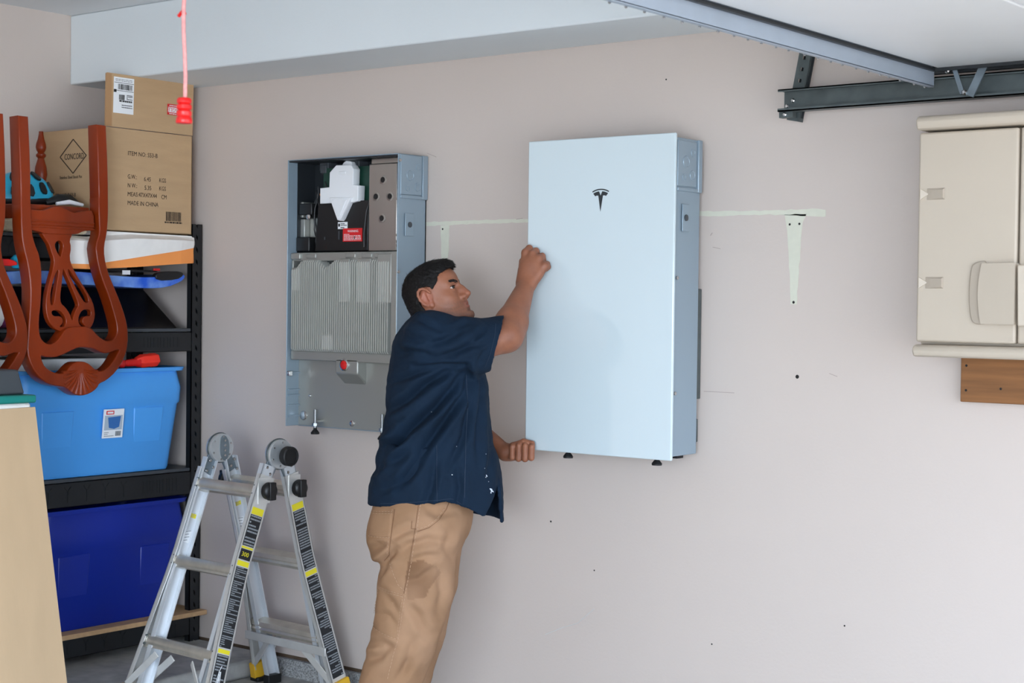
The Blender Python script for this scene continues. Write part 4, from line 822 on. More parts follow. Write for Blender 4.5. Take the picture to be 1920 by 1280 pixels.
# ------------------------------------------------------------------ the man: implicit surfaces meshed by surface nets (local x: the way he faces, y: away from the viewer's side, z up)
class Field:
    def __init__(s, lo, hi, h):
        s.lo = np.array(lo, np.float32); s.h = h; s.n = np.ceil((np.array(hi) - s.lo) / h).astype(int) + 1
        s.D = np.full(s.n, 1., np.float32); s.ax = [s.lo[i] + h * np.arange(s.n[i], dtype=np.float32) for i in range(3)]
    def sl(s, a, b):
        i0 = np.clip(np.floor((np.array(a) - s.lo) / s.h).astype(int), 0, s.n); i1 = np.clip(np.ceil((np.array(b) - s.lo) / s.h).astype(int) + 1, 0, s.n)
        q = tuple(slice(i, j) for i, j in zip(i0, i1))
        return q, s.ax[0][q[0]][:, None, None], s.ax[1][q[1]][None, :, None], s.ax[2][q[2]][None, None, :]
    def put(s, q, d, k, op):
        A = s.D[q]
        if op == '-': A = -A
        if k > 0:
            t = np.clip(.5 + .5 * (d - A) / k, 0, 1)
            r = d * (1 - t) + A * t - k * t * (1 - t)
        else: r = np.minimum(A, d)
        s.D[q] = r if op == '+' else -r
    def cone(s, a, b, ra, rb, k=.01, op='+', sy=1.):
        a, b = np.array(a, float), np.array(b, float); m = max(ra, rb) + k + 3 * s.h + .004
        q, X, Y, Z = s.sl(np.minimum(a, b) - m, np.maximum(a, b) + m); d = b - a; L = (d * d).sum()
        t = np.clip(((X - a[0]) * d[0] + (Y - a[1]) * d[1] + (Z - a[2]) * d[2]) / L, 0, 1)
        s.put(q, np.sqrt((X - a[0] - t * d[0]) ** 2 + ((Y - a[1] - t * d[1]) * sy) ** 2 + (Z - a[2] - t * d[2]) ** 2) - (ra + t * (rb - ra)), k, op)
    def chain(s, pts, rs, k=.006, op='+', k1=None):
        for i in range(len(pts) - 1): s.cone(pts[i], pts[i + 1], rs[i], rs[i + 1], k if i == 0 or k1 is None else k1, op)
    def ell(s, c, r, k=.01, R=None, op='+'):
        c = np.array(c, float); r = np.array(r, float); m = r.max() + k + 3 * s.h + .004
        q, X, Y, Z = s.sl(c - m, c + m); P = [X - c[0], Y - c[1], Z - c[2]]
        if R is not None: P = [R[0, j] * P[0] + R[1, j] * P[1] + R[2, j] * P[2] for j in range(3)]
        k0 = np.sqrt(sum((P[j] / r[j]) ** 2 for j in range(3))) + 1e-6; k1 = np.sqrt(sum((P[j] / r[j] ** 2) ** 2 for j in range(3))) + 1e-6
        s.put(q, k0 * (k0 - 1) / k1, k, op)
    def mesh(s):
        D = s.D; S = D < 0; nx, ny, nz = D.shape
        c = np.zeros((nx - 1, ny - 1, nz - 1), np.uint8); cor = [(i, j, k) for i in (0, 1) for j in (0, 1) for k in (0, 1)]
        for i, j, k in cor: c += S[i:nx - 1 + i, j:ny - 1 + j, k:nz - 1 + k]
        act = (c > 0) & (c < 8); I = np.argwhere(act); idx = np.full(c.shape, -1, np.int32); idx[act] = np.arange(len(I))
        val = np.stack([D[I[:, 0] + i, I[:, 1] + j, I[:, 2] + k] for i, j, k in cor], 1)
        acc = np.zeros((len(I), 3)); cnt = np.zeros(len(I)); ca = np.array(cor, float)
        for a in range(8):
            for b in range(a + 1, 8):
                if np.abs(ca[a] - ca[b]).sum() == 1:
                    va, vb = val[:, a], val[:, b]; x = (va < 0) != (vb < 0); t = np.where(x, va / np.where(x, va - vb, 1), 0)
                    acc += np.where(x[:, None], ca[a] + t[:, None] * (ca[b] - ca[a]), 0); cnt += x
        V = (I + acc / cnt[:, None]) * s.h + s.lo; F = []
        for ax in range(3):
            o1, o2 = [(1, 2), (2, 0), (0, 1)][ax]
            A = np.take(S, range(D.shape[ax] - 1), ax); B = np.take(S, range(1, D.shape[ax]), ax); E = np.argwhere(A != B)
            ok = (E[:, o1] > 0) & (E[:, o2] > 0) & (E[:, o1] < D.shape[o1] - 1) & (E[:, o2] < D.shape[o2] - 1); E = E[ok]
            ins = A[E[:, 0], E[:, 1], E[:, 2]]
            def g(d1, d2):
                e = E.copy(); e[:, o1] -= d1; e[:, o2] -= d2; return idx[e[:, 0], e[:, 1], e[:, 2]]
            q = np.stack([g(1, 1), g(0, 1), g(0, 0), g(1, 0)], 1); q[~ins] = q[~ins][:, ::-1]; F.append(q)
        return V, np.concatenate(F)
def vnormals(V, F):
    n = np.cross(V[F[:, 2]] - V[F[:, 0]], V[F[:, 3]] - V[F[:, 1]]); N = np.zeros_like(V)
    for j in range(4): np.add.at(N, F[:, j], n)
    return N / (np.linalg.norm(N, axis=1)[:, None] + 1e-12)
def relax(V, F, it, lam=.5, w=None):
    for _ in range(it):
        A = np.zeros_like(V); C = np.zeros(len(V))
        for j in range(4):
            np.add.at(A, F[:, j], V[F[:, (j + 1) % 4]] + V[F[:, (j - 1) % 4]]); np.add.at(C, F[:, j], 2)
        d = lam * (A / np.maximum(C, 1)[:, None] - V); V = V + (d if w is None else d * w[:, None])
    return V
def npmesh(V, F, name, m, parent, col=None, sub=None):
    me = bpy.data.meshes.new(name); me.vertices.add(len(V)); me.vertices.foreach_set('co', V.astype(np.float32).ravel())
    me.loops.add(F.size); me.polygons.add(len(F)); me.loops.foreach_set('vertex_index', F.astype(np.int32).ravel())
    me.polygons.foreach_set('loop_start', np.arange(0, F.size, 4, dtype=np.int32)); me.polygons.foreach_set('use_smooth', np.ones(len(F), bool))
    me.update(); me.validate()
    if col is not None:
        a = me.color_attributes.new('tint', 'FLOAT_COLOR', 'POINT'); a.data.foreach_set('color', np.c_[col, np.ones(len(V))].astype(np.float32).ravel())
    return link(me, name, m, parent)
def seg_dist(P, a, b):
    a, b = np.array(a), np.array(b); d = b - a; t = np.clip(((P - a) @ d) / (d @ d), 0, 1); q = P - a - t[:, None] * d
    side = np.sign(d[0] * q[:, 1] - d[1] * q[:, 0]); return np.linalg.norm(q, axis=1), side, t
def folds(V, N, lines, mask):
    disp = np.zeros(len(V)); P = V[:, [0, 2]]
    for pts, A, w_ in lines:
        best = np.full(len(V), 9.); bs = np.zeros(len(V)); bt = np.zeros(len(V)); n = len(pts) - 1
        for i in range(n):
            d, sd, t = seg_dist(P, pts[i], pts[i + 1]); u_ = d < best; best[u_] = d[u_]; bs[u_] = sd[u_]; bt[u_] = (i + t[u_]) / n
        tp = np.sin(np.pi * np.clip(bt * .92 + .04, 0, 1)) ** .6; x = best / w_
        disp += A * tp * (-np.exp(-x ** 2) + .55 * np.exp(-((x - 1.9) / 1.1) ** 2) * (bs > 0) + .35 * np.exp(-((x - 1.9) / 1.2) ** 2) * (bs <= 0))
    return V + N * (disp * mask)[:, None]
def wob(P, f, seed):                                         # cheap smooth noise from warped sines
    r = np.random.RandomState(seed); o = np.zeros(len(P))
    for i in range(7):
        k = r.normal(size=3) * f * (.7 + .2 * i); o += np.sin(P @ k + r.uniform(0, 6.3) + 1.3 * np.sin(P @ (r.normal(size=3) * f * .5))) / (1 + .3 * i)
    return o / 3.
nA = np.array
man = thing('person', 'man in navy short-sleeved work shirt and tan work trousers lifting the white unit', 'person', (-.389, -.627, 0), .66581)
# head axes
hp0 = math.radians(23); hy0 = math.radians(-14)
ha = nA([math.cos(hp0) * math.cos(hy0), math.cos(hp0) * math.sin(hy0), math.sin(hp0)]); hb_ = nA([-math.sin(hy0), math.cos(hy0), 0]); hc = np.cross(ha, hb_)
HR = np.stack([ha, hb_, hc], 1); HO = nA([.023, .048, 1.609]); HS = 1.1
def HP(a, b, c): return HO + HS * (HR @ nA([a, b, c]))
fb = Field((-.20, -.32, .90), (.47, .47, 1.81), .0026)
def he(c, r, k, op='+', tilt=0.):
    R = HR
    if tilt: t = math.radians(tilt); R = HR @ nA([[math.cos(t), 0, -math.sin(t)], [0, 1, 0], [math.sin(t), 0, math.cos(t)]])
    fb.ell(HP(*c), nA(r) * HS, k * HS, R, op)
def hcn(a, b, ra, rb, k, op='+'): fb.cone(HP(*a), HP(*b), ra * HS, rb * HS, k * HS, op)
he((.006, 0, .022), (.081, .071, .071), .0)
he((.030, 0, -.022), (.060, .062, .075), .03)
he((.036, 0, -.080), (.055, .055, .035), .03)
for s in (-1, 1): hcn((-.004, s * .054, -.05), (.062, s * .030, -.098), .018, .018, .03)
he((.095, 0, -.101), (.014, .020, .015), .024); he((.068, 0, -.072), (.031, .033, .034), .02)
he((.052, 0, .030), (.046, .058, .044), .02)
for s in (-1, 1): hcn((.083, s * .010, .012), (.070, s * .045, .011), .010, .010, .012)
hcn((.091, 0, .004), (.111, 0, -.034), .0078, .0094, .012); he((.1115, 0, -.036), (.0120, .0115, .0105), .006); he((.096, 0, -.026), (.018, .0135, .024), .008); he((.092, 0, -.040), (.018, .020, .012), .010)
for s in (-1, 1):
    he((.100, s * .0140, -.042), (.0125, .0088, .0088), .004); he((.058, s * .038, -.032), (.024, .022, .022), .022)
    he((.096, s * .031, -.003), (.0155, .018, .0115), .010, '-')
    he((.0755, s * .0315, -.0045), (.0152, .0170, .0140), .002)
    he((.0860, s * .033, -.0045), (.0140, .0165, .0042), .0012, '-'); he((.107, s * .0105, -.0475), (.0060, .0050, .0040), .0015, '-')
    hcn((.0885, s * .020, .0022), (.080, s * .046, -.0005), .0028, .0024, .003); hcn((.086, s * .021, -.013), (.079, s * .044, -.011), .0022, .0022, .004)
hcn((.095, -.014, -.0625), (.0985, 0, -.0605), .0048, .0055, .005); hcn((.095, .014, -.0625), (.0985, 0, -.0605), .0048, .0055, .005)
hcn((.086, -.023, -.0670), (.095, -.014, -.0625), .003, .0048, .004); hcn((.086, .023, -.0670), (.095, .014, -.0625), .003, .0048, .004)
hcn((.089, -.016, -.0725), (.0955, 0, -.0735), .0045, .0062, .006); hcn((.089, .016, -.0725), (.0955, 0, -.0735), .0045, .0062, .006)
hcn((.090, -.024, -.0675), (.1045, 0, -.0675), .0012, .0014, .002, '-'); hcn((.090, .024, -.0675), (.1045, 0, -.0675), .0012, .0014, .002, '-')
he((.1045, 0, -.084), (.009, .022, .0042), .008, '-')
for s in (-1, 1):                                           # ears: flat bowl with rolled rim and lobe
    EA = .016
    he((EA - .014, s * .071, -.008), (.021, .009, .031), .006, tilt=-12); he((EA - .010, s * .0795, -.010), (.012, .006, .019), .004, '-', tilt=-12)
    rim = [(-.004 - .021 * math.cos(q) - .006 * math.sin(q), s * (.079 + .003 * math.sin(q / 2)), -.006 + .030 * math.sin(q)) for q in np.linspace(-1.0, 2.9, 9)]
    for p, q in zip(rim[:-1], rim[1:]): hcn((EA + p[0] - .008, p[1], p[2]), (EA + q[0] - .008, q[1], q[2]), .0042, .0042, .003)
    hcn((EA - .005, s * .076, .006), (EA - .004, s * .076, -.016), .004, .0045, .004); he((EA - .004, s * .074, -.034), (.008, .0055, .010), .006)
# neck and trunk (under the clothes), arms
fb.cone(HP(-.018, 0, -.04), (.002, .035, 1.44), .062, .075, .03); fb.cone(HP(.03, 0, -.09), (.045, .03, 1.46), .040, .05, .03)
fb.ell((.03, .03, 1.35), (.115, .165, .15), .04); fb.ell((.045, .03, 1.12), (.145, .165, .19), .04); fb.ell((0, .03, .93), (.13, .15, .12), .03)
shR, elR, wrR = (.060, -.100, 1.450), (.284, -.028, 1.478), (.352, .142, 1.652)
fb.cone((.03, -.02, 1.43), shR, .062, .056, .03); fb.cone(shR, (.165, -.088, 1.440), .056, .055, .02); fb.cone((.165, -.088, 1.440), elR, .055, .056, .02); fb.cone(elR, (.302, .022, 1.520), .056, .0560, .02); fb.cone((.300, .018, 1.518), wrR, .055, .031, .02)
fb.ell((.290, -.004, 1.486), (.05, .055, .045), .02)
shL, elL, wrL = (.075, .215, 1.44), (.10, .40, 1.17), (.285, .245, 1.052)
fb.cone((.03, .08, 1.44), shL, .07, .062, .03); fb.cone(shL, elL, .062, .05, .02); fb.cone(elL, wrL, .05, .030, .02)
# right hand: a loose fist pressed on the edge of the glass, knuckles up
gn = nA([.618, .786, 0.]); Wr = nA(wrR)
Kn = [nA([.350, .176, 1.768]), nA([.3735, .164, 1.762]), nA([.396, .151, 1.746]), nA([.416, .140, 1.722])]
for i, K in enumerate(Kn):
    b0 = Wr + nA([(-.016, -.004, .008, .018)[i], (.006, .0, -.006, -.010)[i], .006]); fb.cone(b0, K, .020, .0145, .012)
fb.ell(Wr * .45 + (Kn[1] + Kn[2]) / 2 * .55 + nA([.004, .004, 0]), (.036, .024, .046), .02)
for i, K in enumerate(Kn):
    L1 = (.026, .026, .024, .018)[i]; r = (.0132, .0132, .0126, .0116)[i]; fb.ell(K, (.0165, .0165, .0150), .006)
    up = nA([0, 0, 1.]); P1 = K + gn * L1 * .72 + up * (.016, .012, .010, .006)[i]; P2 = P1 + gn * .006 - up * (.020, .018, .014, .010)[i]; P3 = P2 - gn * .010 - up * .008
    fb.cone(K, P1, r + .0012, r, .0035); fb.cone(P1, P2, r, r * .94, .002); fb.cone(P2, P3, r * .94, r * .8, .002)
fb.cone(Wr + nA([-.016, .014, .012]), (.336, .178, 1.705), .017, .0145, .012); fb.cone((.336, .178, 1.705), (.338, .194, 1.738), .0135, .012, .003); fb.cone((.338, .194, 1.738), (.349, .204, 1.756), .0118, .0095, .003)
# left hand: closed round the lower left corner
Wl = nA(wrL)
fx = (.3095, .3325, .3555, .3775); yf = (.198, .189, .178, .166)
for i in range(4):
    B0 = nA([fx[i] - .006, yf[i] + .036, 1.040 + .003 * i]); fb.cone(Wl + nA([.004, .0, -.004 + .004 * i]), B0, .022, .0155, .014)
for i in range(4):
    r = (.0106, .0116, .0122, .0116)[i]; z0 = (1.040, 1.036, 1.037, 1.042)[i]; z1 = (1.076, 1.081, 1.083, 1.080)[i]
    B0 = nA([fx[i] - .006, yf[i] + .036, 1.040 + .003 * i]); B1 = nA([fx[i], yf[i] + .004, z0]); B2 = nA([fx[i] + .001, yf[i] - .002, z1]); B3 = nA([fx[i] + .004, yf[i] + .014, z1 + .006])
    fb.cone(B0, B1, r + .002, r + .0005, .004); fb.cone(B1, B2, r + .0005, r, .0015); fb.cone(B2, B3, r, r * .85, .002)
fb.cone(Wl + nA([.012, -.012, .016]), (.322, .205, 1.083), .016, .0128, .010); fb.cone((.322, .205, 1.083), (.350, .190, 1.0965), .0122, .0115, .003); fb.cone((.350, .190, 1.0965), (.381, .176, 1.093), .0115, .0088, .003)
V, F = fb.mesh(); del fb
V = relax(V, F, 2, .5)
# skin colour: warm brown, redder lips, ear and knuckles, stubble-darkened beard area
HL = (V - HO) @ HR / HS
base = nA(lin((152, 96, 69))); col = np.repeat(base[None], len(V), 0)
def blend(c, w_): 
    global col
    w_ = np.clip(w_, 0, 1)[:, None]; col = col * (1 - w_) + nA(lin(c)) * w_
g3 = lambda P, c, r: np.exp(-(((P - nA(c)) / nA(r)) ** 2).sum(1))
blend((128, 78, 55), .35 + .35 * wob(V, 60, 3))
beard = (HL[:, 2] < -.045) & (HL[:, 0] > .02)
bw = np.clip((HL[:, 0] - .018) / .03, 0, 1) * np.clip((-.040 - HL[:, 2]) / .02, 0, 1) * (np.abs(HL[:, 1]) < .07) * (HL[:, 2] > -.13) * (HL[:, 0] < .13)
blend((92, 64, 52), .50 * bw * (.8 + .4 * wob(V, 400, 8)))
blend((92, 62, 50), .55 * np.maximum(g3(HL, (.096, 0, -.060), (.014, .024, .006)), g3(HL, (.100, 0, -.102), (.016, .020, .014))))
for z_, c_ in ((-.0625, (140, 78, 66)), (-.0735, (150, 84, 72))): blend(c_, 1.1 * g3(HL, (.097, 0, z_), (.012, .019, .0052)))
for s in (-1, 1): blend((178, 104, 84), .6 * g3(HL, (.006, s * .078, -.008), (.02, .012, .03)))
blend((178, 104, 82), .35 * g3(HL, (.11, 0, -.034), (.016, .018, .014)))
for K in Kn: blend((150, 92, 70), .5 * np.exp(-((V - K - nA([0, -.008, .006])) ** 2).sum(1) / .010 ** 2))
m_skin = mat('skin', (164, 106, 78), .5, attr='tint', var=.05, scale=90, bump=.10, bscale=420, sss=.12)
npmesh(V, F, 'body', m_skin, man, col)
# eyes, brows
for s in (-1, 1):
    e = MB(); vs = []; c0 = HP(.0758, s * .0315, -.0045); r = .0128 * HS
    gz = Vector(HR @ nA([.94, -.26, .08])).normalized()
    MB().lathe([(r * math.sin(q), -r * math.cos(q)) for q in np.linspace(.02, 3.12, 18)], c0, gz, 24).build('eyeball', mat('eye_white', (188, 174, 166), .3), man, smooth=True)
    MB().lathe([(.0070 * HS, r * .86), (.0062 * HS, r * .965), (.0001, r * 1.03)], c0, gz, 20).build('iris', mat('iris', (40, 26, 18), .1), man, smooth=True)
    b = MB(); rn = random.Random(5); bvB = BVHTree.FromPolygons([Vector(p) for p in V], F.tolist()) if s < 0 else bvB
    for i in range(120):
        t = rn.random(); cc = .0085 + .007 * math.sin(2.4 * t) + rn.uniform(-.0034, .0034); bb = s * (.010 + .027 * t); pr2 = []
        for db, dc in ((0, 0), (s * .007, .0015 + rn.uniform(-.002, .002))):
            o_ = Vector(HP(.14, bb + db + s * .03 * t, cc + dc)); h_ = bvB.ray_cast(o_, (Vector(HP(.04, bb + db - s * .012 * t, cc + dc)) - o_).normalized())
            if h_[0] is not None: pr2.append(h_[0] + h_[1] * .0009)
        if len(pr2) == 2: b.tube(pr2, [.0009, .0005], 4)
    MB().tube([HP(.0758 + .0158 * math.cos(t), s * (.0318 + .0172 * math.sin(t)), -.0004 - .0012 * abs(t - .3)) for t in np.linspace(-.7, 1.25, 9)], .0009, 5).build('eyelashes', mat('hair_black', (17, 13, 12), .6, spec=.25), man, smooth=True)
    b.build('eyebrow', mat('hair_black', (17, 13, 12), .6, spec=.25), man, kind='stuff')
# hair: a cap over the skull with short strands
hh = Field((-.13, -.09, 1.49), (.15, .16, 1.76), .0028)
def hhe(c, r, k, op='+'): hh.ell(HP(*c), nA(r) * HS, k * HS, HR, op)
hhe((.006, 0, .022), (.0925, .0790, .0815), 0); hhe((.044, 0, .062), (.055, .058, .036), .02); hhe((.078, 0, .066), (.026, .040, .020), .02)
hhe((-.026, 0, -.030), (.056, .0745, .060), .02)
q, X, Y, Z = hh.sl((-1, -1, -1), (3, 3, 3)); G = np.stack(np.broadcast_arrays(X, Y, Z), -1).reshape(-1, 3); L = ((G - HO) @ HR / HS)
def polyline(x, xs, ys): return np.interp(x, xs, ys)
# hairline: keep points above/behind a curve that runs fringe, temple, sideburn, round the ear, nape
hl = polyline(L[:, 0], [-.12, -.040, -.012, .010, .018, .026, .031, .036, .042, .050, .060, .075, .088, .11], [-.088, -.070, -.034, -.034, -.03, -.026, .002, .014, .020, .026, .044, .052, .058, .06])
cut = (hl - L[:, 2]) * .8
ear = .030 - np.sqrt(((L[:, 0] - .008) / 1.0) ** 2 + ((L[:, 2] + .010) / 1.25) ** 2)
ear = np.where(np.abs(L[:, 1]) > .05, ear, -1)
d = np.maximum(hh.D.reshape(-1), np.maximum(cut, ear)); d = d + .0022 * wob(G, 170, 4) + .0013 * wob(G, 420, 5); hh.D = d.reshape(hh.D.shape).astype(np.float32)
HV, HF = hh.mesh(); HN = vnormals(HV, HF); HV = relax(HV, HF, 1)
m_hair = mat('hair_black', (17, 13, 12), .6, spec=.25)
hair = npmesh(HV, HF, 'hair', m_hair, man)
st_ = MB(); rs = np.random.RandomState(3); HLL = (HV - HO) @ HR / HS; sel = rs.choice(len(HV), 5200)
for i in sel:
    n = HN[i]; l = HLL[i]
    if abs(n @ hb_) > .2 and l[2] < -.05 and l[0] > .0: continue
    flow = -hc * (.9 if l[2] < .075 else .1) + ha * (.9 if l[2] > .05 else -.25) + rs.normal(size=3) * .35
    flow -= n * (flow @ n); flow /= np.linalg.norm(flow) + 1e-9; Ln = rs.uniform(.007, .015) * (1.25 if l[2] > .06 else .8)
    p = HV[i] - n * .001; a = p + flow * Ln * .5 + n * .0022; b = p + flow * Ln + n * (.0028 if l[2] > .06 else .0008); sd = np.cross(flow, n) * .0007
    st_.add([p - sd, p + sd, a + sd, a - sd, b], [(0, 1, 2, 3), (3, 2, 4)])
st_.build('hair_strands', m_hair, hair, kind='stuff')

# shirt
def PX(x, y, sc=556.): return ((x - 794) / sc, 1.5 - (y - 614.6) / sc)
fs_ = Field((-.25, -.30, .80), (.36, .44, 1.60), .0042)
zk = [.80, .85, .90, .95, 1.0, 1.05, 1.10, 1.20, 1.30, 1.40, 1.45, 1.48, 1.51, 1.535, 1.555]
xb = [-.178, -.184, -.186, -.184, -.168, -.160, -.146, -.130, -.127, -.113, -.104, -.092, -.068, -.045, -.03]
xf = [.285, .283, .280, .278, .272, .262, .248, .232, .222, .200, .172, .145, .118, .095, .08]
hyk = [.205, .205, .205, .206, .207, .207, .205, .198, .195, .190, .182, .165, .125, .09, .07]
q, X, Y, Z = fs_.sl((-9, -9, -9), (9, 9, 9)); z1 = Z.ravel()
I_ = lambda y: np.interp(z1, zk, y)[None, None, :]
a_, cxx_, b_, cy_ = (I_(xf) - I_(xb)) / 2, (I_(xf) + I_(xb)) / 2, I_(hyk), .032
p_ = 2.35; rho = (np.abs((X - cxx_) / a_) ** p_ + np.abs((Y - cy_) / b_) ** p_) ** (1 / p_)
fs_.D[q] = np.maximum((rho - 1) * np.minimum(a_, b_), Z - 1.556)
axv = nA([.285, -.028, 1.482]) - nA(shR); axv /= np.linalg.norm(axv)
fs_.cone((.0, -.02, 1.44), (.035, -.118, 1.468), .080, .087, .04)
fs_.cone((.035, -.118, 1.468), (.160, -.100, 1.440), .088, .0893, .03); fs_.cone((.160, -.100, 1.440), (.30, -.024, 1.460), .0893, .0905, .03)
fs_.cone((.06, .19, 1.44), (.10, .36, 1.27), .078, .082, .04)
# cuff planes
G = (X - .256) * .955 - (Z - 1.458) * .235
fs_.D = np.where((X > .16) & (Z > 1.345) & (Y < .12), np.maximum(fs_.D, np.where(X + 0 * Y + 0 * Z > .2, G, -1)), fs_.D)
G2 = (Y - .335) * .67 - (Z - 1.285) * .74
fs_.D = np.where((Y > .27) & (Z < 1.40), np.maximum(fs_.D, G2), fs_.D)
# hollow hem and cuffs
sh0 = fs_.D.copy()
hemn = np.interp(X.ravel(), [-.25, -.19, -.05, .09, .15, .214, .222, .253, .264, .36], [.886, .890, .905, .922, .906, .868, .872, .936, 1.07, 1.2])[:, None, None]
hemf = np.interp(X.ravel(), [-.25, .09, .13, .36], [.89, .90, .834, .832])[:, None, None]
tY = np.clip((Y + .06) / .05, 0, 1); hem = hemn * (1 - tY) + hemf * tY
fs_.D = np.where(Z < 1.10, np.maximum(sh0, -(sh0 + .0095)), sh0); fs_.D = np.maximum(fs_.D, (hem - Z) * .9)
fs_.cone((.20, -.0783, 1.4457), (.36, .0086, 1.4686), .0785, .0815, .004, '-')
fs_.cone((.085, .30, 1.34), (.115, .40, 1.20), .070, .074, .004, '-')
V, F = fs_.mesh(); V = relax(V, F, 2); N = vnormals(V, F)
def z6(l): return [PX(660 + a / 2.667, 440 + b / 2.667) for a, b in l]
FL = [(z6([(575, 655), (520, 760), (430, 860), (300, 965), (190, 1075), (110, 1185)]), .020, .018), (z6([(600, 690), (560, 800), (470, 930), (380, 1060), (290, 1200)]), .016, .017),
      (z6([(520, 660), (400, 730), (290, 820), (175, 890)]), .014, .016), (z6([(455, 655), (330, 690), (180, 750)]), .007, .012), (z6([(330, 655), (470, 640), (600, 640)]), .006, .010),
      (z6([(590, 680), (600, 850), (575, 1000), (500, 1150)]), .009, .014), (z6([(640, 670), (655, 800), (640, 960), (650, 1120)]), .008, .013),
      (z6([(690, 800), (705, 930), (720, 1080), (700, 1200)]), .007, .013), (z6([(105, 1095), (200, 1050), (300, 1010)]), .008, .014), (z6([(85, 1220), (180, 1150), (300, 1090)]), .008, .015),
      (z6([(440, 1130), (420, 1250), (380, 1360)]), .007, .016), (z6([(250, 1270), (330, 1180), (400, 1090)]), .008, .016), (z6([(540, 1130), (560, 1250), (540, 1360)]), .006, .014), (z6([(150, 1290), (260, 1230), (330, 1160)]), .006, .014),
      (z6([(470, 600), (580, 560), (700, 520)]), .007, .012), (z6([(380, 560), (480, 520), (600, 440)]), .008, .014), (z6([(640, 640), (670, 580), (720, 540)]), .006, .010), (z6([(690, 440), (640, 500), (560, 560)]), .007, .012), (z6([(600, 420), (540, 450), (470, 480)]), .005, .010),
      (z6([(230, 480), (330, 520), (430, 520)]), .006, .016), (z6([(215, 600), (320, 580), (420, 600)]), .006, .016), (z6([(300, 410), (370, 430), (450, 470)]), .005, .012)]
mask = np.clip(-N[:, 1] * 1.6 + .35, 0, 1) * np.where(V[:, 2] > 1.34, np.clip((.235 - V[:, 0]) / .05, .0, 1), 1)
V = folds(V, N, [(p, a * 1.75, w_ * .85) for p, a, w_ in FL], mask); V += N * (.0026 * wob(V, 34, 11) + .0008 * wob(V, 110, 12))[:, None]
V = relax(V, F, 1, .4)
m_shirt = mat('navy_cotton', (14, 32, 50), .85, spec=.2, var=.12, scale=9, bump=.12, bscale=600)
shirt = npmesh(V, F, 'shirt', m_shirt, man)
bvS = BVHTree.FromPolygons([Vector(p) for p in V], F.tolist())
def on_surface(bv, x, z, lift=.001, y0=-.6):
    h = bv.ray_cast(Vector((x, y0, z)), Vector((0, 1, 0)))
    return (h[0] + h[1] * lift, h[1]) if h[0] is not None else (None, None)
def ribbon(bv, pts, wdt, name, m, parent, lift=.0012, step=.006, dash=None):
    mb = MB(); P = []
    for a, b in zip(pts[:-1], pts[1:]):
        n = max(1, int(math.dist(a, b) / step)); P += [(a[0] + (b[0] - a[0]) * i / n, a[1] + (b[1] - a[1]) * i / n) for i in range(n)]
    P.append(pts[-1]); Q = [on_surface(bv, *p, lift) for p in P]
    for i in range(len(Q) - 1):
        if Q[i][0] is None or Q[i + 1][0] is None or (dash and i % dash[0] >= dash[1]): continue
        a, b = Q[i][0], Q[i + 1][0]
        if (a - b).length > .012 or Q[i][1].y > -.15 or Q[i + 1][1].y > -.15: continue
        s_ = (b - a).cross(Q[i][1]).normalized() * wdt / 2; s2 = (b - a).cross(Q[i + 1][1]).normalized() * wdt / 2; l = Q[i][1] * .0008
        mb.hexa([a - s_ - l, a + s_ - l, b + s2 - l, b - s2 - l, a - s_ + l * .4, a + s_ + l * .4, b + s2 + l * .4, b - s2 + l * .4])
    return mb.build(name, m, parent, kind='stuff') if mb.v else None
m_thread = mat('navy_thread', (24, 42, 62), .8)
ribbon(bvS, z6([(582, 690), (592, 850), (585, 1050), (583, 1300)]), .0022, 'side_seam', m_thread, shirt)
ribbon(bvS, z6([(443, 1040), (445, 1180), (448, 1330)]), .0016, 'side_seam', m_thread, shirt)
hemp = [(x, z + .012) for x, z in zip(np.linspace(-.17, .2, 40), np.interp(np.linspace(-.17, .2, 40), [-.25, -.19, -.05, .11, .155, .205], [.886, .890, .905, .922, .895, .858]))]
ribbon(bvS, hemp, .0014, 'hem_stitching', m_thread, shirt)
ribbon(bvS, z6([(728, 420), (722, 500), (700, 590), (675, 652)]), .0016, 'cuff_stitching', m_thread, shirt)
# collar
cl_ = MB(); n = 26
for t0 in range(n):
    pass
vs = []; 
for i in range(n):
    q = 2 * math.pi * i / n; cx_, cy2 = .028 + .070 * math.cos(q), .040 + .070 * math.sin(q); zb_ = 1.530 + .006 * math.cos(q) - .03 * max(0, math.cos(q)) ** 2
    for rr, dz2 in ((1.16, -.012), (1.10, .012), (1.03, .022), (.99, .020), (1.0, -.012)): vs.append((.028 + .070 * rr * math.cos(q), .040 + .070 * rr * math.sin(q), zb_ + dz2))
cl_.add(vs, [(i * 5 + j, i * 5 + (j + 1) % 5, ((i + 1) % n) * 5 + (j + 1) % 5, ((i + 1) % n) * 5 + j) for i in range(n) for j in range(5)])
cl_.build('collar', m_shirt, shirt, smooth=True)
sp_ = MB(); rn = random.Random(9)
for a, b, r in ((690, 1200, .006), (686, 1206, .003), (715, 1272, .009), (709, 1268, .005), (722, 1280, .005), (712, 1285, .004), (733, 1045, .003), (685, 1090, .002), (680, 1160, .002), (700, 1228, .002), (412, 880, .0025), (520, 1185, .003), (540, 1048, .0018), (726, 1330, .003)):
    x, z = PX(660 + a / 2.667, 440 + b / 2.667); p, nn = on_surface(bvS, x, z, .0006)
    if p is None: continue
    t = nn.orthogonal().normalized(); u2 = nn.cross(t); k = 7
    ring = [p + (t * math.cos(6.283 * i / k) * r * rn.uniform(.3, .8) + u2 * math.sin(6.283 * i / k) * r * rn.uniform(.5, 1.3)) for i in range(k)]
    sp_.add([p + nn * .0006] + [q - nn * .0003 for q in ring], [(0, i + 1, (i + 1) % k + 1) for i in range(k)])
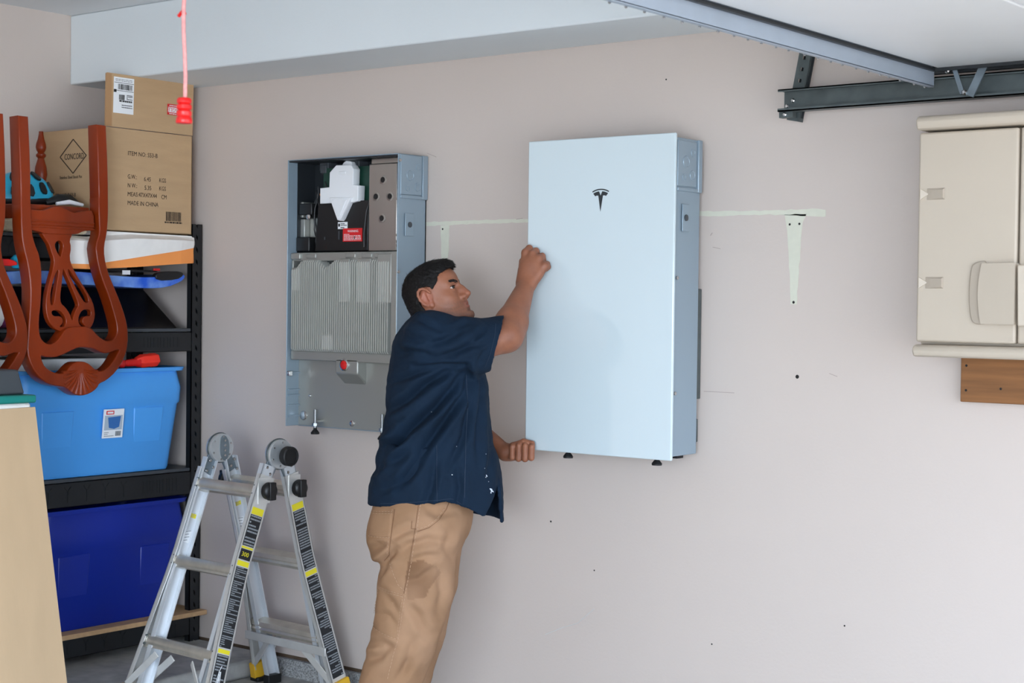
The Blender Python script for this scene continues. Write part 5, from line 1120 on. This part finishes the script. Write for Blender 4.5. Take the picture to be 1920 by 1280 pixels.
sp_.build('paint_splatter', mat('paint_white', (206, 214, 222), .7), shirt, kind='stuff')

# trousers
ft = Field((-.30, -.27, .06), (.24, .32, 1.02), .0058)
ft.ell((-.006, .028, .86), (.166, .190, .19), 0)
for y, r in ((-.055, .118), (.11, .112)): ft.ell((-.080, y, .80), (r - .012, .100, .120), .03)
ft.ell((.06, .03, .86), (.115, .17, .13), .04)
ft.chain([(-.012, -.070, .80), (-.014, -.078, .61), (-.052, -.082, .43), (-.100, -.084, .28), (-.168, -.086, .09)], [.145, .126, .112, .102, .088], .04, k1=.01)
ft.chain([(.005, .125, .80), (.006, .128, .61), (-.026, .130, .43), (-.062, .130, .28), (-.115, .130, .09)], [.140, .115, .106, .098, .088], .04, k1=.01)
q, X, Y, Z = ft.sl((-9, -9, -9), (9, 9, 9)); ft.D = np.maximum(ft.D, np.maximum(Z - 1.0, .075 - Z))
ft.ell((-.20, -.06, .665), (.075, .20, .030), .02, nA([[.9, 0, -.44], [0, 1, 0], [.44, 0, .9]]), '-')
V, F = ft.mesh(); V = relax(V, F, 2); N = vnormals(V, F)
def z8(l): return [PX(640 + a / 2.908, 840 + b / 2.908, 553.) for a, b in l]
FT = [(z8([(200, 655), (255, 610), (300, 560), (330, 520)]), .014, .014), (z8([(210, 720), (250, 660), (290, 620)]), .010, .012), (z8([(310, 470), (370, 430), (440, 400)]), .006, .014), (z8([(330, 560), (400, 500), (500, 470), (600, 490)]), .007, .016),
      (z8([(400, 600), (480, 560), (560, 560)]), .006, .014), (z8([(390, 700), (460, 680), (540, 620)]), .006, .014), (z8([(260, 760), (320, 820), (350, 880)]), .006, .014), (z8([(220, 900), (290, 880), (340, 940)]), .006, .013),
      (z8([(400, 820), (450, 880), (500, 1000)]), .007, .018), (z8([(170, 1060), (260, 1040), (330, 1060)]), .007, .016), (z8([(150, 1160), (240, 1110), (300, 1050)]), .008, .016), (z8([(440, 1010), (400, 1100), (380, 1200)]), .007, .018),
      (z8([(560, 640), (580, 760), (560, 900)]), .007, .018), (z8([(180, 560), (230, 520), (290, 500)]), .006, .016), (z8([(480, 300), (540, 340), (640, 330)]), .006, .016), (z8([(330, 1250), (390, 1160), (460, 1090)]), .006, .018), (z8([(620, 420), (600, 520), (640, 600)]), .006, .018)]
mask = np.clip(-N[:, 1] * 1.6 + .4, 0, 1)
V = folds(V, N, [(p, a * 1.5, w_ * .85) for p, a, w_ in FT], mask); V += N * (.0028 * wob(V, 28, 21) + .001 * wob(V, 90, 22))[:, None]; V = relax(V, F, 1, .4)
col = np.repeat(nA(lin((150, 115, 86)))[None], len(V), 0)
P2 = V[:, [0, 2]]
def inpoly(P, poly):
    r = np.zeros(len(P), bool); n = len(poly)
    for i in range(n):
        (x0, y0), (x1, y1) = poly[i], poly[(i + 1) % n]; c = ((y0 > P[:, 1]) != (y1 > P[:, 1])) & (P[:, 0] < (x1 - x0) * (P[:, 1] - y0) / (y1 - y0 + 1e-12) + x0); r ^= c
    return r
near = N[:, 1] < .3
stn = inpoly(P2 + .003 * np.c_[wob(V, 40, 31), wob(V, 40, 32)], z8([(395, 590), (470, 580), (545, 612), (575, 660), (525, 715), (490, 785), (398, 790), (385, 690)])) & near
blend((112, 80, 56), .8 * stn); blend((172, 136, 108), np.clip(.25 + .5 * wob(V, 18, 33), 0, .5))
m_tr = mat('tan_canvas', (152, 116, 88), .9, spec=.2, attr='tint', var=.06, scale=14, bump=.12, bscale=500)
tr_ = npmesh(V, F, 'trousers', m_tr, man, col)
bvT = BVHTree.FromPolygons([Vector(p) for p in V], F.tolist())
m_st = mat('tan_stitching', (176, 142, 114), .85); m_st2 = mat('brown_stitching', (118, 82, 56), .85)
def patch_pocket(poly, name, lift=.003):                    # a sewn-on pocket following the leg
    poly = [Vector((a, b)) for a, b in poly]; nu, nv = 16, 16; mb = MB(); vs = []; ok = True
    for j in range(nv + 1):
        for i in range(nu + 1):
            a = poly[0].lerp(poly[1], i / nu); b = poly[3].lerp(poly[2], i / nu); p = a.lerp(b, j / nv); h = on_surface(bvT, p.x, p.y, lift if 0 < i < nu and 0 < j < nv else .0)
            if h[0] is None: h = (vs[-1], None) if vs else (Vector((p.x, -.1, p.y)), None)
            vs.append(h[0])
    mb.add(vs, [(j * (nu + 1) + i, j * (nu + 1) + i + 1, (j + 1) * (nu + 1) + i + 1, (j + 1) * (nu + 1) + i) for j in range(nv) for i in range(nu)])
    o = mb.build(name, mat('tan_canvas_pocket', (154, 119, 90), .9, spec=.2, var=.06, scale=14, bump=.1, bscale=500), tr_, smooth=True); return o
pk1 = patch_pocket(z8([(236, 738), (376, 762), (342, 1012), (192, 968)]), 'tool_pocket')
pk2 = patch_pocket(z8([(176, 345), (308, 330), (300, 462), (172, 476)]), 'back_pocket')
for l, par in (([(240, 742), (374, 766)], pk1), ([(238, 752), (372, 776)], pk1), ([(370, 770), (340, 1010)], pk1), ([(236, 742), (196, 968)], pk1), ([(192, 966), (340, 1008)], pk1), ([(178, 347), (306, 332)], pk2), ([(178, 357), (306, 342)], pk2), ([(174, 474), (298, 462)], pk2)):
    ribbon(bvT, z8(l), .0014, 'stitching', m_st, par, .0042, .0035, (3, 2))
for l, m in (([(318, 318), (310, 400), (300, 480), (292, 560), (262, 600)], m_st2), ([(304, 318), (298, 400), (288, 480), (280, 560)], m_st), ([(446, 288), (432, 420), (412, 540), (395, 640), (376, 760)], m_st2), ([(456, 288), (442, 420), (422, 540), (405, 640), (384, 760), (346, 1010), (320, 1100), (290, 1230)], m_st), ([(440, 416), (500, 396), (550, 360), (585, 310), (600, 275)], m_st), ([(446, 424), (506, 405), (558, 368), (594, 316), (608, 280)], m_st2), ([(290, 580), (318, 660), (345, 715), (378, 745)], m_st), ([(415, 370), (412, 412), (440, 412)], m_st2)):
    ribbon(bvT, z8(l), .0016, 'seam', m, tr_, .0012, .004, (3, 2) if m is m_st else None)
# boots (below the picture)
for y, x0 in ((-.086, -.175), (.130, -.112)):
    fo = Field((x0 - .13, y - .09, -.01), (x0 + .24, y + .09, .2), .005)
    fo.chain([(x0, y, .17), (x0 - .005, y, .06), (x0 + .06, y, .055), (x0 + .15, y, .04)], [.052, .058, .052, .042], .02)
    fo.ell((x0 + .06, y, .03), (.155, .056, .05), .02)
    q, X, Y, Z = fo.sl((-9, -9, -9), (9, 9, 9)); fo.D = np.maximum(fo.D, .0 - Z + 0 * X + 0 * Y).astype(np.float32)
    V, F = fo.mesh(); bt = npmesh(relax(V, F, 1), F, 'boot', mat('boot_leather', (84, 60, 42), .6, var=.15, scale=20), man)
    MB().prism(smooth_poly([(x0 - .068, y - .05), (x0 + .08, y - .06), (x0 + .18, y - .05), (x0 + .215, y), (x0 + .18, y + .05), (x0 + .08, y + .06), (x0 - .068, y + .05), (x0 - .09, y)], 2), .0005, .022, 'z').build('sole', m_rubber, bt)
